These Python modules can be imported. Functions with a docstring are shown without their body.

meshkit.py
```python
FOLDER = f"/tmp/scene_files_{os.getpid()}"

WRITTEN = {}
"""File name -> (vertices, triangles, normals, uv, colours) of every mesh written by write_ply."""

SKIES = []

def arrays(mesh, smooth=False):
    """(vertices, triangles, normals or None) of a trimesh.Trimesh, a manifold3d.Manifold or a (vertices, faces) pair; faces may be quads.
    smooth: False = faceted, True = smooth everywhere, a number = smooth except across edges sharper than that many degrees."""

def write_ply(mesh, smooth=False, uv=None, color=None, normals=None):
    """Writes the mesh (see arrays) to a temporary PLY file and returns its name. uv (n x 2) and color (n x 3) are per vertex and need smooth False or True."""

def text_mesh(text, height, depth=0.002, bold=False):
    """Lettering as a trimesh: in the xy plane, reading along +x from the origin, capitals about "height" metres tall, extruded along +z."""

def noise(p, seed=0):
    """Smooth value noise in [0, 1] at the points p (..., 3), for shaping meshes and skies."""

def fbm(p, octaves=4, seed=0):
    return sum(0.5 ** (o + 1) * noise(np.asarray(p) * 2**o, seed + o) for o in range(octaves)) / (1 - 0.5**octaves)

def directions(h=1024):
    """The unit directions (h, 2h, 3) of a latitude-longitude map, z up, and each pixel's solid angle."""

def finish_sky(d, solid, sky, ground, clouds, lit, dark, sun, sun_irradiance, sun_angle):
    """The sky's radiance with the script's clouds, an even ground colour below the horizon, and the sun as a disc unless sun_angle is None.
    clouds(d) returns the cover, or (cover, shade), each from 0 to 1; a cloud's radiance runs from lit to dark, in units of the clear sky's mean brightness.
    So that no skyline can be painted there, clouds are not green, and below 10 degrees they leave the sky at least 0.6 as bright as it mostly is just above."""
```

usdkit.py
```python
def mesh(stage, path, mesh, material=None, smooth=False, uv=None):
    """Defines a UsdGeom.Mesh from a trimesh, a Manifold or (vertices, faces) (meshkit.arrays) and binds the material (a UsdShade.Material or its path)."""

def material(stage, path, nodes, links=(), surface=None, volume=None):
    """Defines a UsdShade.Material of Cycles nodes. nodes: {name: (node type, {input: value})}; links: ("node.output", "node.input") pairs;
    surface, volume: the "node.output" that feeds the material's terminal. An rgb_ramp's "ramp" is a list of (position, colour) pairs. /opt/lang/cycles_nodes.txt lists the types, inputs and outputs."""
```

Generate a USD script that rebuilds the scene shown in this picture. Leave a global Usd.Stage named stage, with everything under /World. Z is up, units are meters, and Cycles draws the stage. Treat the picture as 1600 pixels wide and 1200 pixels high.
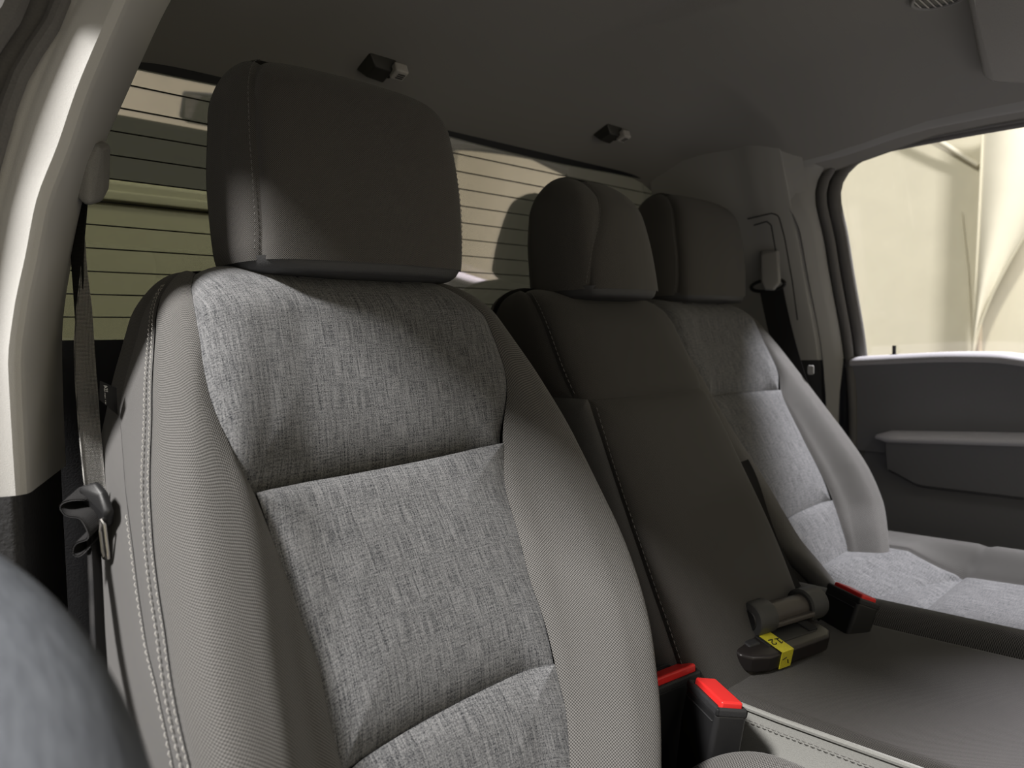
import math, random
import numpy as np, trimesh, manifold3d, meshkit, usdkit
from scipy.interpolate import PchipInterpolator, CubicSpline
from scipy.spatial import cKDTree
from pxr import Usd, UsdGeom, UsdLux, UsdShade, Gf, Sdf

random.seed(4); np.random.seed(4)
stage = Usd.Stage.CreateInMemory()
UsdGeom.SetStageUpAxis(stage, 'Z'); UsdGeom.SetStageMetersPerUnit(stage, 1.0)
UsdGeom.Xform.Define(stage, '/World'); UsdGeom.Scope.Define(stage, '/World/Looks')

# ------------------------------------------------------------------ camera, lights, exposure
CAM = np.array([-0.74, 0.0, 0.84]); FPX = 1109.0
YAW = math.radians(43.0); PITCH = math.radians(-3.35); ROLL = math.radians(1.4)
EXPOSURE = 0.0
_f = np.array([math.sin(YAW) * math.cos(PITCH), math.cos(YAW) * math.cos(PITCH), math.sin(PITCH)])
_r = np.array([math.cos(YAW), -math.sin(YAW), 0.0]); _u = np.cross(_r, _f)
RGT = math.cos(ROLL) * _r - math.sin(ROLL) * _u; UPV = math.sin(ROLL) * _r + math.cos(ROLL) * _u; FWD = _f
cam = UsdGeom.Camera.Define(stage, '/World/camera')
_m = Gf.Matrix4d(*RGT, 0, *UPV, 0, *(-FWD), 0, *CAM, 1)
cam.AddTransformOp().Set(_m)
cam.CreateHorizontalApertureAttr(36.0); cam.CreateVerticalApertureAttr(27.0)
cam.CreateFocalLengthAttr(FPX * 36.0 / 1600.0); cam.CreateClippingRangeAttr(Gf.Vec2f(0.02, 200))
cam.CreateFStopAttr(7.0); cam.CreateFocusDistanceAttr(0.66); cam.CreateExposureAttr(EXPOSURE)

def aim(prim, pos, target):
    z = np.array(pos, float) - np.array(target, float); z /= np.linalg.norm(z)
    x = np.cross([0, 0, 1.0], z); x /= np.linalg.norm(x); y = np.cross(z, x)
    UsdGeom.Xformable(prim).AddTransformOp().Set(Gf.Matrix4d(*x, 0, *y, 0, *z, 0, *pos, 1))

def rect_light(name, pos, target, w, h, power, color):
    l = UsdLux.RectLight.Define(stage, '/World/' + name)
    l.CreateWidthAttr(w); l.CreateHeightAttr(h); l.CreateIntensityAttr(power); l.CreateColorAttr(Gf.Vec3f(*color))
    aim(l.GetPrim(), pos, target); return l

rect_light('hall_lamp_near', (-2.60, 0.33, 3.35), (-0.35, 0.5, 0.8), 0.50, 0.50, 345, (1.0, 0.97, 0.93))
rect_light('hall_lamp_far', (1.87, -0.45, 3.15), (0.42, 0.45, 0.7), 0.45, 0.45, 420, (0.97, 0.94, 1.0))
rect_light('hall_lamp_front', (-0.6, -2.4, 3.6), (0.0, -4.5, 1.0), 0.8, 0.8, 34, (1.0, 0.96, 0.90))
dome = UsdLux.DomeLight.Define(stage, '/World/hall_ambient')
dome.CreateIntensityAttr(0.05); dome.CreateColorAttr(Gf.Vec3f(1.0, 0.96, 0.88))

# ------------------------------------------------------------------ pixel <-> space helpers
def ray(px, py):
    d = FWD + RGT * (px - 800.0) / FPX - UPV * (py - 600.0) / FPX
    return d
def hit(px, py, axis, val):
    d = ray(px, py); t = (val - CAM[axis]) / d[axis]
    return CAM + d * t
def hitp(px, py, p0, n):
    d = ray(px, py); n = np.asarray(n, float)
    return CAM + d * (np.dot(np.asarray(p0) - CAM, n) / np.dot(d, n))
def proj(P):
    q = np.asarray(P, float) - CAM
    x, y, z = q @ RGT, q @ UPV, q @ FWD
    return np.stack([800 + FPX * x / z, 600 - FPX * y / z], -1)

# ------------------------------------------------------------------ prim helpers
_used = {}
def numbered(parent, name):
    k = (parent, name); n = _used.get(k, 0); _used[k] = n + 1
    return name if n == 0 else '%s_%03d' % (name, n)
def path_of(parent):
    return '/World' if parent is None else str(parent.GetPath())
def meta(p, label=None, cat=None, group=None, kind=None):
    for k, v in (('label', label), ('category', cat), ('group', group), ('kind', kind)):
        if v: p.SetCustomDataByKey(k, v)
    return p
def thing(name, label=None, cat=None, loc=(0, 0, 0), group=None, kind=None):
    x = UsdGeom.Xform.Define(stage, '/World/' + numbered('/World', name))
    if tuple(loc) != (0, 0, 0): x.AddTranslateOp().Set(Gf.Vec3d(*map(float, loc)))
    return meta(x.GetPrim(), label, cat, group, kind)
def origin(parent):
    o = np.zeros(3); p = parent
    while p is not None and str(p.GetPath()) not in ('/', '/World'):
        a = p.GetAttribute('xformOp:translate')
        if a and a.Get() is not None: o = o + np.array(a.Get())
        p = p.GetParent()
    return o
def obj(name, mesh, mat, parent=None, smooth=35, uv=None, label=None, cat=None, group=None, kind=None):
    """mesh is given in world coordinates; it is stored relative to its thing's base"""
    pp = path_of(parent)
    v, f = (np.asarray(mesh[0], float), np.asarray(mesh[1])) if isinstance(mesh, tuple) else (None, None)
    if v is None:
        if hasattr(mesh, 'to_mesh'):
            m = mesh.to_mesh(); v, f = np.array(m.vert_properties[:, :3], float), np.array(m.tri_verts)
        else: v, f = np.array(mesh.vertices), np.array(mesh.faces)
    v = v - origin(parent)
    m = usdkit.mesh(stage, pp + '/' + numbered(pp, name), (v, f), M[mat], smooth=True if uv is not None else smooth, uv=uv)
    m.CreateDoubleSidedAttr(True)
    return meta(m.GetPrim(), label, cat, group, kind)

# ------------------------------------------------------------------ mesh helpers
cat_ = trimesh.util.concatenate
def tm(m):
    if hasattr(m, 'to_mesh'):
        q = m.to_mesh(); return trimesh.Trimesh(np.array(q.vert_properties[:, :3]), np.array(q.tri_verts), process=False)
    return m
def rbox(size, r=0.004, center=(0, 0, 0), R=None, n=12):
    s = np.array(size, float) / 2; r = min(r, s.min() * 0.98)
    sp = manifold3d.Manifold.sphere(r, n)
    pts = [sp.translate([a * (s[0] - r), b * (s[1] - r), c * (s[2] - r)]) for a in (-1, 1) for b in (-1, 1) for c in (-1, 1)]
    m = tm(manifold3d.Manifold.batch_hull(pts))
    if R is not None: m.apply_transform(R)
    m.apply_translation(center); return m
def hull_pts(pts, r=0.004, n=10):
    sp = manifold3d.Manifold.sphere(r, n)
    return tm(manifold3d.Manifold.batch_hull([sp.translate(list(map(float, p))) for p in pts]))
def grid_faces(n, m, closed=False):
    i, j = np.meshgrid(np.arange(n - 1), np.arange(m if closed else m - 1), indexing='ij')
    j2 = (j + 1) % m
    a, b, c, d = i * m + j, i * m + j2, (i + 1) * m + j2, (i + 1) * m + j
    return np.vstack([np.stack([a, b, c], -1).reshape(-1, 3), np.stack([a, c, d], -1).reshape(-1, 3)])
def resample(P, n, smooth=True):
    P = np.asarray(P, float); d = np.r_[0, np.cumsum(np.linalg.norm(np.diff(P, axis=0), axis=1))]
    q = np.linspace(0, d[-1], n)
    if smooth and len(P) > 2: return CubicSpline(d, P)(q) if len(P) > 3 else PchipInterpolator(d, P)(q)
    return np.stack([np.interp(q, d, P[:, k]) for k in range(P.shape[1])], 1)
def tube(P, r, n=10, sx=1.0, up=None):
    """a rounded sweep along P; r radius, or an array of radii"""
    P = np.asarray(P, float); r = np.broadcast_to(r, len(P))
    T = np.gradient(P, axis=0); T /= np.linalg.norm(T, axis=1, keepdims=True)
    u = np.array(up if up is not None else [0.3, 0.2, 1.0], float); rings = []
    for p, t, q in zip(P, T, r):
        a = np.cross(t, u); a /= np.linalg.norm(a); b = np.cross(a, t); 
        if up is None: u = b
        th = np.linspace(0, 2 * np.pi, n, endpoint=False)
        rings.append(p + q * (np.cos(th)[:, None] * a * sx + np.sin(th)[:, None] * b))
    V = np.vstack(rings + [P[:1], P[-1:]]); F = grid_faces(len(P), n, True); k = len(P) * n
    j = np.arange(n); j2 = (j + 1) % n
    F = np.vstack([F, np.stack([np.full(n, k), j2, j], 1), np.stack([np.full(n, k + 1), (len(P) - 1) * n + j, (len(P) - 1) * n + j2], 1)])
    return trimesh.Trimesh(V, F, process=False)
def loft(rows, thick=None, direction=None):
    """surface through equal-length polylines; with thickness pushed along direction (vector or per-vertex normal sign)"""
    R = np.asarray(rows, float); n, m = R.shape[:2]; F = grid_faces(n, m); V = R.reshape(-1, 3)
    if thick is None: return trimesh.Trimesh(V, F, process=False)
    if direction is None:
        t = trimesh.Trimesh(V, F, process=False); N = np.array(t.vertex_normals)
    else: N = np.broadcast_to(np.asarray(direction, float) / np.linalg.norm(direction), V.shape)
    V2 = V + N * thick; k = len(V)
    ids = np.arange(k).reshape(n, m)
    loop = np.concatenate([ids[0, :], ids[1:, -1], ids[-1, -2::-1], ids[-2:0:-1, 0]])
    l2 = np.roll(loop, -1)
    side = np.vstack([np.stack([loop, l2 + k, l2], 1), np.stack([loop, loop + k, l2 + k], 1)])
    return trimesh.Trimesh(np.vstack([V, V2]), np.vstack([F, F[:, ::-1] + k, side[:, ::-1]]), process=False)
def ribbon(P, W, width, thick=0.0012):
    """flat strap along P; W gives its width direction at each point"""
    P = np.asarray(P, float); W = np.asarray(W, float); W = W / np.linalg.norm(W, axis=1, keepdims=True)
    width = np.broadcast_to(width, len(P))[:, None]
    rows = [np.linspace(-0.5, 0.5, 7)[:, None] * W[i] * width[i] + P[i] for i in range(len(P))]
    R = np.array(rows)
    u = np.broadcast_to(np.linspace(-0.5, 0.5, 7)[None, :] * width, R.shape[:2])
    v = np.broadcast_to(np.r_[0, np.cumsum(np.linalg.norm(np.diff(P, axis=0), axis=1))][:, None], R.shape[:2])
    m = loft(R, thick)
    uv = np.stack([u.ravel(), v.ravel()], 1); return (np.array(m.vertices), np.array(m.faces)), np.vstack([uv, uv])
def rot(axis, deg):
    return trimesh.transformations.rotation_matrix(math.radians(deg), axis)
def stitches(P, N, step=0.0075, ln=0.0050, r=0.0006):
    """a row of thread stitches along P, N the surface normal"""
    P = np.asarray(P, float); d = np.r_[0, np.cumsum(np.linalg.norm(np.diff(P, axis=0), axis=1))]
    out = []
    for a in np.arange(0.002, d[-1] - ln, step):
        q = np.array([a, a + ln * 0.5, a + ln])
        c = np.stack([np.interp(q, d, P[:, k]) for k in range(3)], 1); nn = np.stack([np.interp(q, d, N[:, k]) for k in range(3)], 1)
        c = c + nn * np.array([[-0.0002], [0.0006], [-0.0002]])
        out.append(tube(c, [r * 0.7, r, r * 0.7], 5))
    return cat_(out)

# ------------------------------------------------------------------ materials
M = {}
def mat(name, nodes, links=(), surface='p.BSDF'):
    M[name] = usdkit.material(stage, '/World/Looks/' + name, nodes, links, surface=surface)
def plain(name, color, rough=0.6, bump=0.0, scale=400, spec=0.4, metallic=0.0, vary=0.08):
    c = np.array(color, float)
    nodes = {'tc': ('texture_coordinate', {}), 'n': ('noise_texture', {'scale': scale, 'detail': 3.0}),
             'r': ('rgb_ramp', {'ramp': [(0.3, tuple(c * (1 - vary))), (0.7, tuple(np.minimum(c * (1 + vary), 1)))]}),
             'b': ('bump', {'strength': bump, 'distance': 0.0008}),
             'p': ('principled_bsdf', {'roughness': rough, 'specular_ior_level': spec, 'metallic': metallic})}
    mat(name, nodes, [('tc.object', 'n.vector'), ('n.fac', 'r.fac'), ('r.color', 'p.base_color'), ('n.fac', 'b.height'), ('b.normal', 'p.normal')])
def weave(name, dark, light, period, sheen=0.15, rough=0.75, bump=0.6, turn=0.0):
    """basket weave of light thread dots on a dark ground, laid out in the cloth's own metres"""
    k = 2 * math.pi / period
    nodes = {'uv': ('uvmap', {'attribute': 'st'}), 'mp': ('mapping', {'scale': (k, k, 1), 'rotation': (0, 0, turn)}), 'x': ('separate_xyz', {}),
             'sx': ('math', {'math_type': 'sine'}), 'sy': ('math', {'math_type': 'sine'}), 'm': ('math', {'math_type': 'multiply'}),
             'mr': ('map_range', {'from_min': -0.75, 'from_max': 0.85, 'to_min': 0.0, 'to_max': 1.0, 'clamp': True}),
             'ns': ('noise_texture', {'scale': 900.0, 'detail': 2.0}), 'jm': ('mix_float', {'fac': 0.25}),
             'r': ('rgb_ramp', {'ramp': [(0.15, dark), (0.85, light)]}),
             'b': ('bump', {'strength': bump, 'distance': 0.0006}),
             'p': ('principled_bsdf', {'roughness': rough, 'specular_ior_level': 0.25, 'sheen_weight': sheen, 'sheen_roughness': 0.5})}
    mat(name, nodes, [('uv.UV', 'mp.vector'), ('mp.vector', 'x.vector'), ('x.x', 'sx.value1'), ('x.y', 'sy.value1'), ('sx.value', 'm.value1'), ('sy.value', 'm.value2'),
                      ('m.value', 'mr.value'), ('uv.UV', 'ns.vector'), ('mr.result', 'jm.a'), ('ns.fac', 'jm.b'), ('jm.result', 'r.fac'), ('r.color', 'p.base_color'),
                      ('jm.result', 'b.height'), ('b.normal', 'p.normal')])
def heather(name, dark, light, sheen=0.15):
    """heathered linen look: long vertical slubs, short cross threads, open dark gaps"""
    nodes = {'uv': ('uvmap', {'attribute': 'st'}),
             'm1': ('mapping', {'scale': (620, 34, 1)}), 'n1': ('noise_texture', {'scale': 1.0, 'detail': 3.0, 'roughness': 0.65}),
             'm2': ('mapping', {'scale': (70, 700, 1)}), 'n2': ('noise_texture', {'scale': 1.0, 'detail': 3.0, 'roughness': 0.65}),
             'm3': ('mapping', {'scale': (1000, 800, 1)}), 'n3': ('noise_texture', {'scale': 1.0, 'detail': 1.0}),
             'mx': ('mix_float', {'fac': 0.42}), 'my': ('mix_float', {'fac': 0.38}),
             'r': ('rgb_ramp', {'ramp': [(0.38, dark), (0.50, tuple(0.5 * (np.array(dark) + np.array(light)))), (0.63, light)]}),
             'b': ('bump', {'strength': 0.5, 'distance': 0.0006}),
             'p': ('principled_bsdf', {'roughness': 0.8, 'specular_ior_level': 0.2, 'sheen_weight': sheen, 'sheen_roughness': 0.5})}
    mat(name, nodes, [('uv.UV', 'm1.vector'), ('uv.UV', 'm2.vector'), ('uv.UV', 'm3.vector'), ('m1.vector', 'n1.vector'), ('m2.vector', 'n2.vector'), ('m3.vector', 'n3.vector'),
                      ('n1.fac', 'mx.a'), ('n2.fac', 'mx.b'), ('mx.result', 'my.a'), ('n3.fac', 'my.b'), ('my.result', 'r.fac'), ('r.color', 'p.base_color'),
                      ('my.result', 'b.height'), ('b.normal', 'p.normal')])

weave('bolster_cloth', (0.024, 0.023, 0.022), (0.190, 0.184, 0.178), 0.0024)
weave('headrest_cloth', (0.018, 0.017, 0.016), (0.125, 0.117, 0.108), 0.0017)
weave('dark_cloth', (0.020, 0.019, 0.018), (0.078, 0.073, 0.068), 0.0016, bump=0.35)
weave('side_cloth', (0.060, 0.058, 0.058), (0.135, 0.132, 0.130), 0.0013, bump=0.3)
weave('strap_cloth', (0.03, 0.03, 0.03), (0.48, 0.47, 0.45), 0.0018, sheen=0.05, bump=0.6, turn=0.75)
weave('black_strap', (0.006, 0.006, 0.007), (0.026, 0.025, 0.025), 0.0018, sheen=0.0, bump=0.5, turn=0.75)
heather('insert_cloth', (0.018, 0.020, 0.025), (0.24, 0.241, 0.247))
plain('thread', (0.36, 0.35, 0.33), 0.7)
plain('dark_thread', (0.14, 0.135, 0.13), 0.7)
plain('seam_shadow', (0.015, 0.015, 0.016), 0.9)
plain('seat_plastic', (0.055, 0.055, 0.056), 0.5, 0.25, 900)
plain('seat_core', (0.03, 0.03, 0.03), 0.9)
plain('skirt_cloth', (0.30, 0.30, 0.285), 0.85, 0.3, 900)
plain('headliner', (0.30, 0.29, 0.272), 0.95, 0.3, 1500, 0.1)
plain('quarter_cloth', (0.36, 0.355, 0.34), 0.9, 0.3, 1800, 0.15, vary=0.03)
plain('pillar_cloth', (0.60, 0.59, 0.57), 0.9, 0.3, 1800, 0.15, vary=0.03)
plain('quarter_plastic', (0.20, 0.20, 0.198), 0.7, 0.2, 900, 0.2)
plain('dark_plastic', (0.028, 0.028, 0.030), 0.55, 0.35, 500, 0.35)
plain('black_plastic', (0.012, 0.012, 0.013), 0.5, 0.08, 700, 0.5)
plain('grain_plastic', (0.040, 0.040, 0.042), 0.6, 0.9, 330, 0.35)
plain('door_plastic', (0.20, 0.20, 0.213), 0.55, 0.3, 700, 0.35)
plain('sill_plastic', (0.44, 0.43, 0.455), 0.5, 0.1, 700, 0.3)
plain('armrest_cloth', (0.66, 0.65, 0.68), 0.6, 0.2, 900, 0.3)
plain('rubber', (0.15, 0.145, 0.14), 0.8, 0.2, 700, 0.2)
plain('frame_black', (0.012, 0.013, 0.018), 0.5, 0.1, 500, 0.3)
plain('belt_cover', (0.30, 0.295, 0.285), 0.55, 0.1, 900, 0.3)
plain('red_plastic', (0.78, 0.030, 0.028), 0.35, 0.05, 900, 0.5, vary=0.03)
plain('chrome', (0.62, 0.60, 0.57), 0.28, 0, 100, 0.5, 1.0)
plain('yellow_tape', (0.62, 0.55, 0.035), 0.5, 0.05, 500)
plain('ink', (0.03, 0.028, 0.01), 0.8)
plain('key_plastic', (0.018, 0.015, 0.015), 0.32, 0.05, 900, 0.5)
plain('hinge_plastic', (0.075, 0.066, 0.060), 0.4, 0.1, 900, 0.4)
plain('tag_black', (0.012, 0.012, 0.012), 0.8)
plain('tag_white', (0.75, 0.75, 0.73), 0.8)
plain('hook_dark', (0.035, 0.034, 0.030), 0.45, 0.1, 800)
plain('hook_grey', (0.48, 0.46, 0.43), 0.4, 0.05, 800)
plain('visor_cloth', (0.36, 0.35, 0.33), 0.85, 0.25, 900, 0.15)
plain('carpet', (0.02, 0.02, 0.021), 1.0, 1.0, 400, 0.1)
plain('hall_floor', (0.16, 0.155, 0.15), 0.7, 0.1, 3)
plain('cream_tarp', (0.60, 0.56, 0.43), 0.8, 0.15, 6, 0.2, vary=0.03)
plain('cream_tarp_light', (0.68, 0.64, 0.51), 0.8, 0.15, 6, 0.2, vary=0.03)
plain('tarp_pole', (0.50, 0.42, 0.30), 0.6)
plain('khaki_paint', (0.20, 0.195, 0.135), 0.6, 0.05, 5, 0.3, vary=0.03)
plain('mirror_black', (0.02, 0.02, 0.02), 0.4)
plain('hot_wire', (0.010, 0.010, 0.006), 0.6)
mat('foreground_cloth', {'uv': ('uvmap', {'attribute': 'st'}), 'mp': ('mapping', {'scale': (330, 45, 1)}), 'n': ('noise_texture', {'scale': 1.0, 'detail': 2.0}),
    'r': ('rgb_ramp', {'ramp': [(0.35, (0.085, 0.091, 0.104)), (0.7, (0.110, 0.118, 0.133))]}), 'b': ('bump', {'strength': 0.4, 'distance': 0.001}), 'p': ('principled_bsdf', {'roughness': 0.9, 'specular_ior_level': 0.1})},
    [('uv.UV', 'mp.vector'), ('mp.vector', 'n.vector'), ('n.fac', 'r.fac'), ('r.color', 'p.base_color'), ('n.fac', 'b.height'), ('b.normal', 'p.normal')])
mat('mirror_glass', {'p': ('metallic_bsdf', {'color': (0.7, 0.7, 0.7), 'roughness': 0.03})})
for nm_, tint, refl, rr in (('rear_glass', (0.70, 0.71, 0.62), 0.32, 0.02), ('door_glass', (0.98, 0.985, 0.97), 0.035, 0.01)):
    mat(nm_, {'t': ('transparent_bsdf', {'color': tint}), 'g': ('glossy_bsdf', {'color': (1.0, 0.925, 0.94), 'roughness': rr}), 'w': ('layer_weight', {'blend': 0.5}),
        'r': ('map_range', {'from_min': 0.0, 'from_max': 1.0, 'to_min': refl, 'to_max': min(1.0, refl * 2.2), 'clamp': True}), 'm': ('mix_closure', {})},
        [('w.facing', 'r.value'), ('r.result', 'm.fac'), ('t.BSDF', 'm.closure1'), ('g.BSDF', 'm.closure2')], 'm.closure')

# ------------------------------------------------------------------ cab shell
PE = {-1: (([0.03, 0.70, 0.79, 0.93, 0.98, 1.03, 1.10, 1.25], [0.685, 0.682, 0.675, 0.655, 0.642, 0.626, 0.597, 0.520]),
           ([0.03, 0.75, 0.83, 0.868, 0.909, 0.946, 0.988, 1.03, 1.061, 1.25], [0.658, 0.656, 0.655, 0.650, 0.641, 0.633, 0.618, 0.604, 0.592, 0.512]),
           ([0.03, 0.735, 0.797, 0.852, 0.94, 0.995, 1.035, 1.072, 1.114, 1.169, 1.25], [0.614, 0.610, 0.609, 0.607, 0.592, 0.578, 0.562, 0.546, 0.528, 0.503, 0.455])),
      1: (([0.03, 0.65, 0.791, 0.945, 1.122, 1.25], [0.765, 0.762, 0.743, 0.681, 0.602, 0.540]),
          ([0.03, 0.65, 0.791, 0.945, 1.122, 1.25], [0.735, 0.732, 0.706, 0.646, 0.572, 0.515]),
          ([0.03, 0.65, 0.791, 0.945, 1.122, 1.25], [0.712, 0.710, 0.686, 0.628, 0.556, 0.500]))}
PE = {k: [PchipInterpolator(*q) for q in v] for k, v in PE.items()}
def pillar_edges(z, sgn=1):
    """half widths of the three long edges of the pillar trim (front edge, facet edge, inner edge) at height z"""
    return [f(z) for f in PE[sgn]]

def glass_y(z): return 0.965 - 0.17 * (z - 0.84)
def glass_hit(px, py):
    return hitp(px, py, [0, 0.965, 0.84], [0, 1.0, 0.17])

HEADER = 0.02
def ceil_z(x, y):
    xs = np.asarray(x, float); x, y = np.abs(xs), np.asarray(y, float)
    u = np.clip((y - 0.50) / 0.41, 0, 1); k2 = np.clip((y - 0.62) / 0.2, 0, 1); v = np.clip((x - 0.22 - 0.15 * k2) / (0.38 - 0.15 * k2), 0, 1.3)
    w = np.clip((0.35 - y) / 0.3, 0, 1.2)
    k = np.clip((y - 0.40) / 0.25, 0, 1)
    z = 1.262 - 0.088 * u ** 2.2 - (0.072 + 0.035 * k) * v ** (2.6 + 1.6 * k2) - 0.025 * w ** 2
    xc = 0.062 - 0.24 * (y - 0.502)
    return z - 0.012 / (1 + np.exp(np.clip(-(xs - xc) / 0.0035, -60, 60))) * np.clip((0.72 - y) / 0.22, 0, 1) * np.clip((0.40 - xs) / 0.25, 0, 1) - 0.006 / (1 + np.exp(-(x - 0.355) / 0.02)) * np.clip((0.66 - y) / 0.15, 0, 1)
gx = np.linspace(-0.625, 0.625, 420); gy = np.linspace(HEADER, 0.910, 120)
X, Y = np.meshgrid(gx, gy)
roof = loft(np.stack([X, Y, ceil_z(X, Y)], -1), 0.03, (0, 0, 1))
obj('ceiling', roof, 'headliner', smooth=50, kind='structure', label='dark grey cloth headliner over the seats')

zz = np.linspace(0.03, 1.245, 60); zc = 0.738
def pillar_rows(zs, sgn, off=0.0):
    rows = []; yf = 0.597 if sgn < 0 else 0.632
    for z in zs:
        a, b, c = pillar_edges(z, sgn)
        yr = min(glass_y(max(z, 0.84)) - 0.012, 0.95)
        plan = [(max(a + 0.15, 0.74), 0.632), (a + 0.055, 0.622), (a + 0.010, 0.614), (a + 0.002, 0.611), (a - 0.003, 0.606), (b + 0.004, yf + 0.001), (b, yf + 0.002), (b - 0.003, yf + 0.008), ((b + c) / 2, (yf + 0.72) / 2), (c + 0.003, 0.712), (c, 0.720), (c + 0.002, 0.730), (c + (0.014 if sgn < 0 else -0.006), 0.80), (c + (0.014 if sgn < 0 else -0.02), 0.86), (min(c + (0.006 if sgn < 0 else -0.03), 0.61), yr)]
        if sgn > 0: plan = plan[:7] + [(b - 0.008, 0.655), (b - 0.0145, 0.685), (c + 0.0015, 0.720), (c - 0.003, 0.755), (c - 0.009, 0.80), (c - 0.02, 0.86), plan[-1]]
        plan = np.array(plan); plan = np.vstack([plan[k] + (plan[k + 1] - plan[k]) * np.linspace(0, 1, 4)[:-1, None] for k in range(len(plan) - 1)] + [plan[-1:]])
        rows.append([(sgn * (p[0] + off), p[1], min(z, float(ceil_z(p[0], p[1])) + 0.014)) for p in plan])
    return np.array(rows)
def pillar(sgn, name, lab, upper, lower):
    t = thing(name, lab, kind='structure')
    zq = zc if sgn < 0 else 0.785
    up = [z for z in np.linspace(zq + 0.004, 1.245, 50)]
    obj('upper_cover', loft(pillar_rows(up, sgn), 0.004), upper, t, smooth=30 if sgn < 0 else 45)
    lo = [z for z in np.linspace(0.03, zq + 0.004, 30)]
    obj('lower_cover', loft(pillar_rows(lo, sgn, 0.004), 0.004), lower, t, smooth=40, label='dark grained lower pillar cover')
    return t
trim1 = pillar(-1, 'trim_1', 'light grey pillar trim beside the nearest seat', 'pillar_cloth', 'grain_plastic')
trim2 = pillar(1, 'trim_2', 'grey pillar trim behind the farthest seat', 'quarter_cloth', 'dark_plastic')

def wall_pt(px, py, off):
    """point on the far quarter trim seen at a pixel"""
    x = 0.6
    for _ in range(20): P = hit(px, py, 0, x); x = float(PE[1][2](P[2])) - 0.006 - off
    return hit(px, py, 0, x)
for pth in ([(1168, 342), (1207, 333), (1217, 338), (1226, 372), (1238, 440), (1246, 500)], [(1178, 352), (1198, 346), (1205, 352), (1212, 392)]):
    obj('panel_edge', tube(resample([wall_pt(*p, 0.002) for p in pth], 40, False), 0.0013, 6), 'dark_plastic', trim2, label='dark outline of the recessed panel')

def opening(sgn, dx=0.03, dy=-0.03, dz=0.0):
    """the door opening's rear post, upper corner and roof rail, running on down the windscreen post"""
    P = []; zr = 1.180 + dz; zk = zr - 0.075; xr = 0.622
    for z in np.linspace(0.10, zk, 18): P.append((sgn * (pillar_edges(z, sgn)[0] + dx), 0.602 + dy, z))
    a0 = pillar_edges(zk, sgn)[0] + dx
    for k in np.linspace(0.12, 1, 9):
        th = k * math.pi / 2; P.append((sgn * (a0 + (xr + dx - a0) * (1 - math.cos(th))), 0.602 + dy - 0.085 * (1 - math.cos(th)), zk + 0.075 * math.sin(th)))
    for y in np.linspace(0.47, HEADER, 9): P.append((sgn * (xr + dx), y + dy, zr - 0.02 * ((0.47 - y) / 0.4) ** 2))
    z0 = P[-1][2]
    for k in np.linspace(0.1, 1, 10): P.append((sgn * (xr + dx + 0.10 * k), HEADER + dy - 0.72 * k, z0 - 0.33 * k ** 1.15))
    return resample(P, 110)
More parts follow.
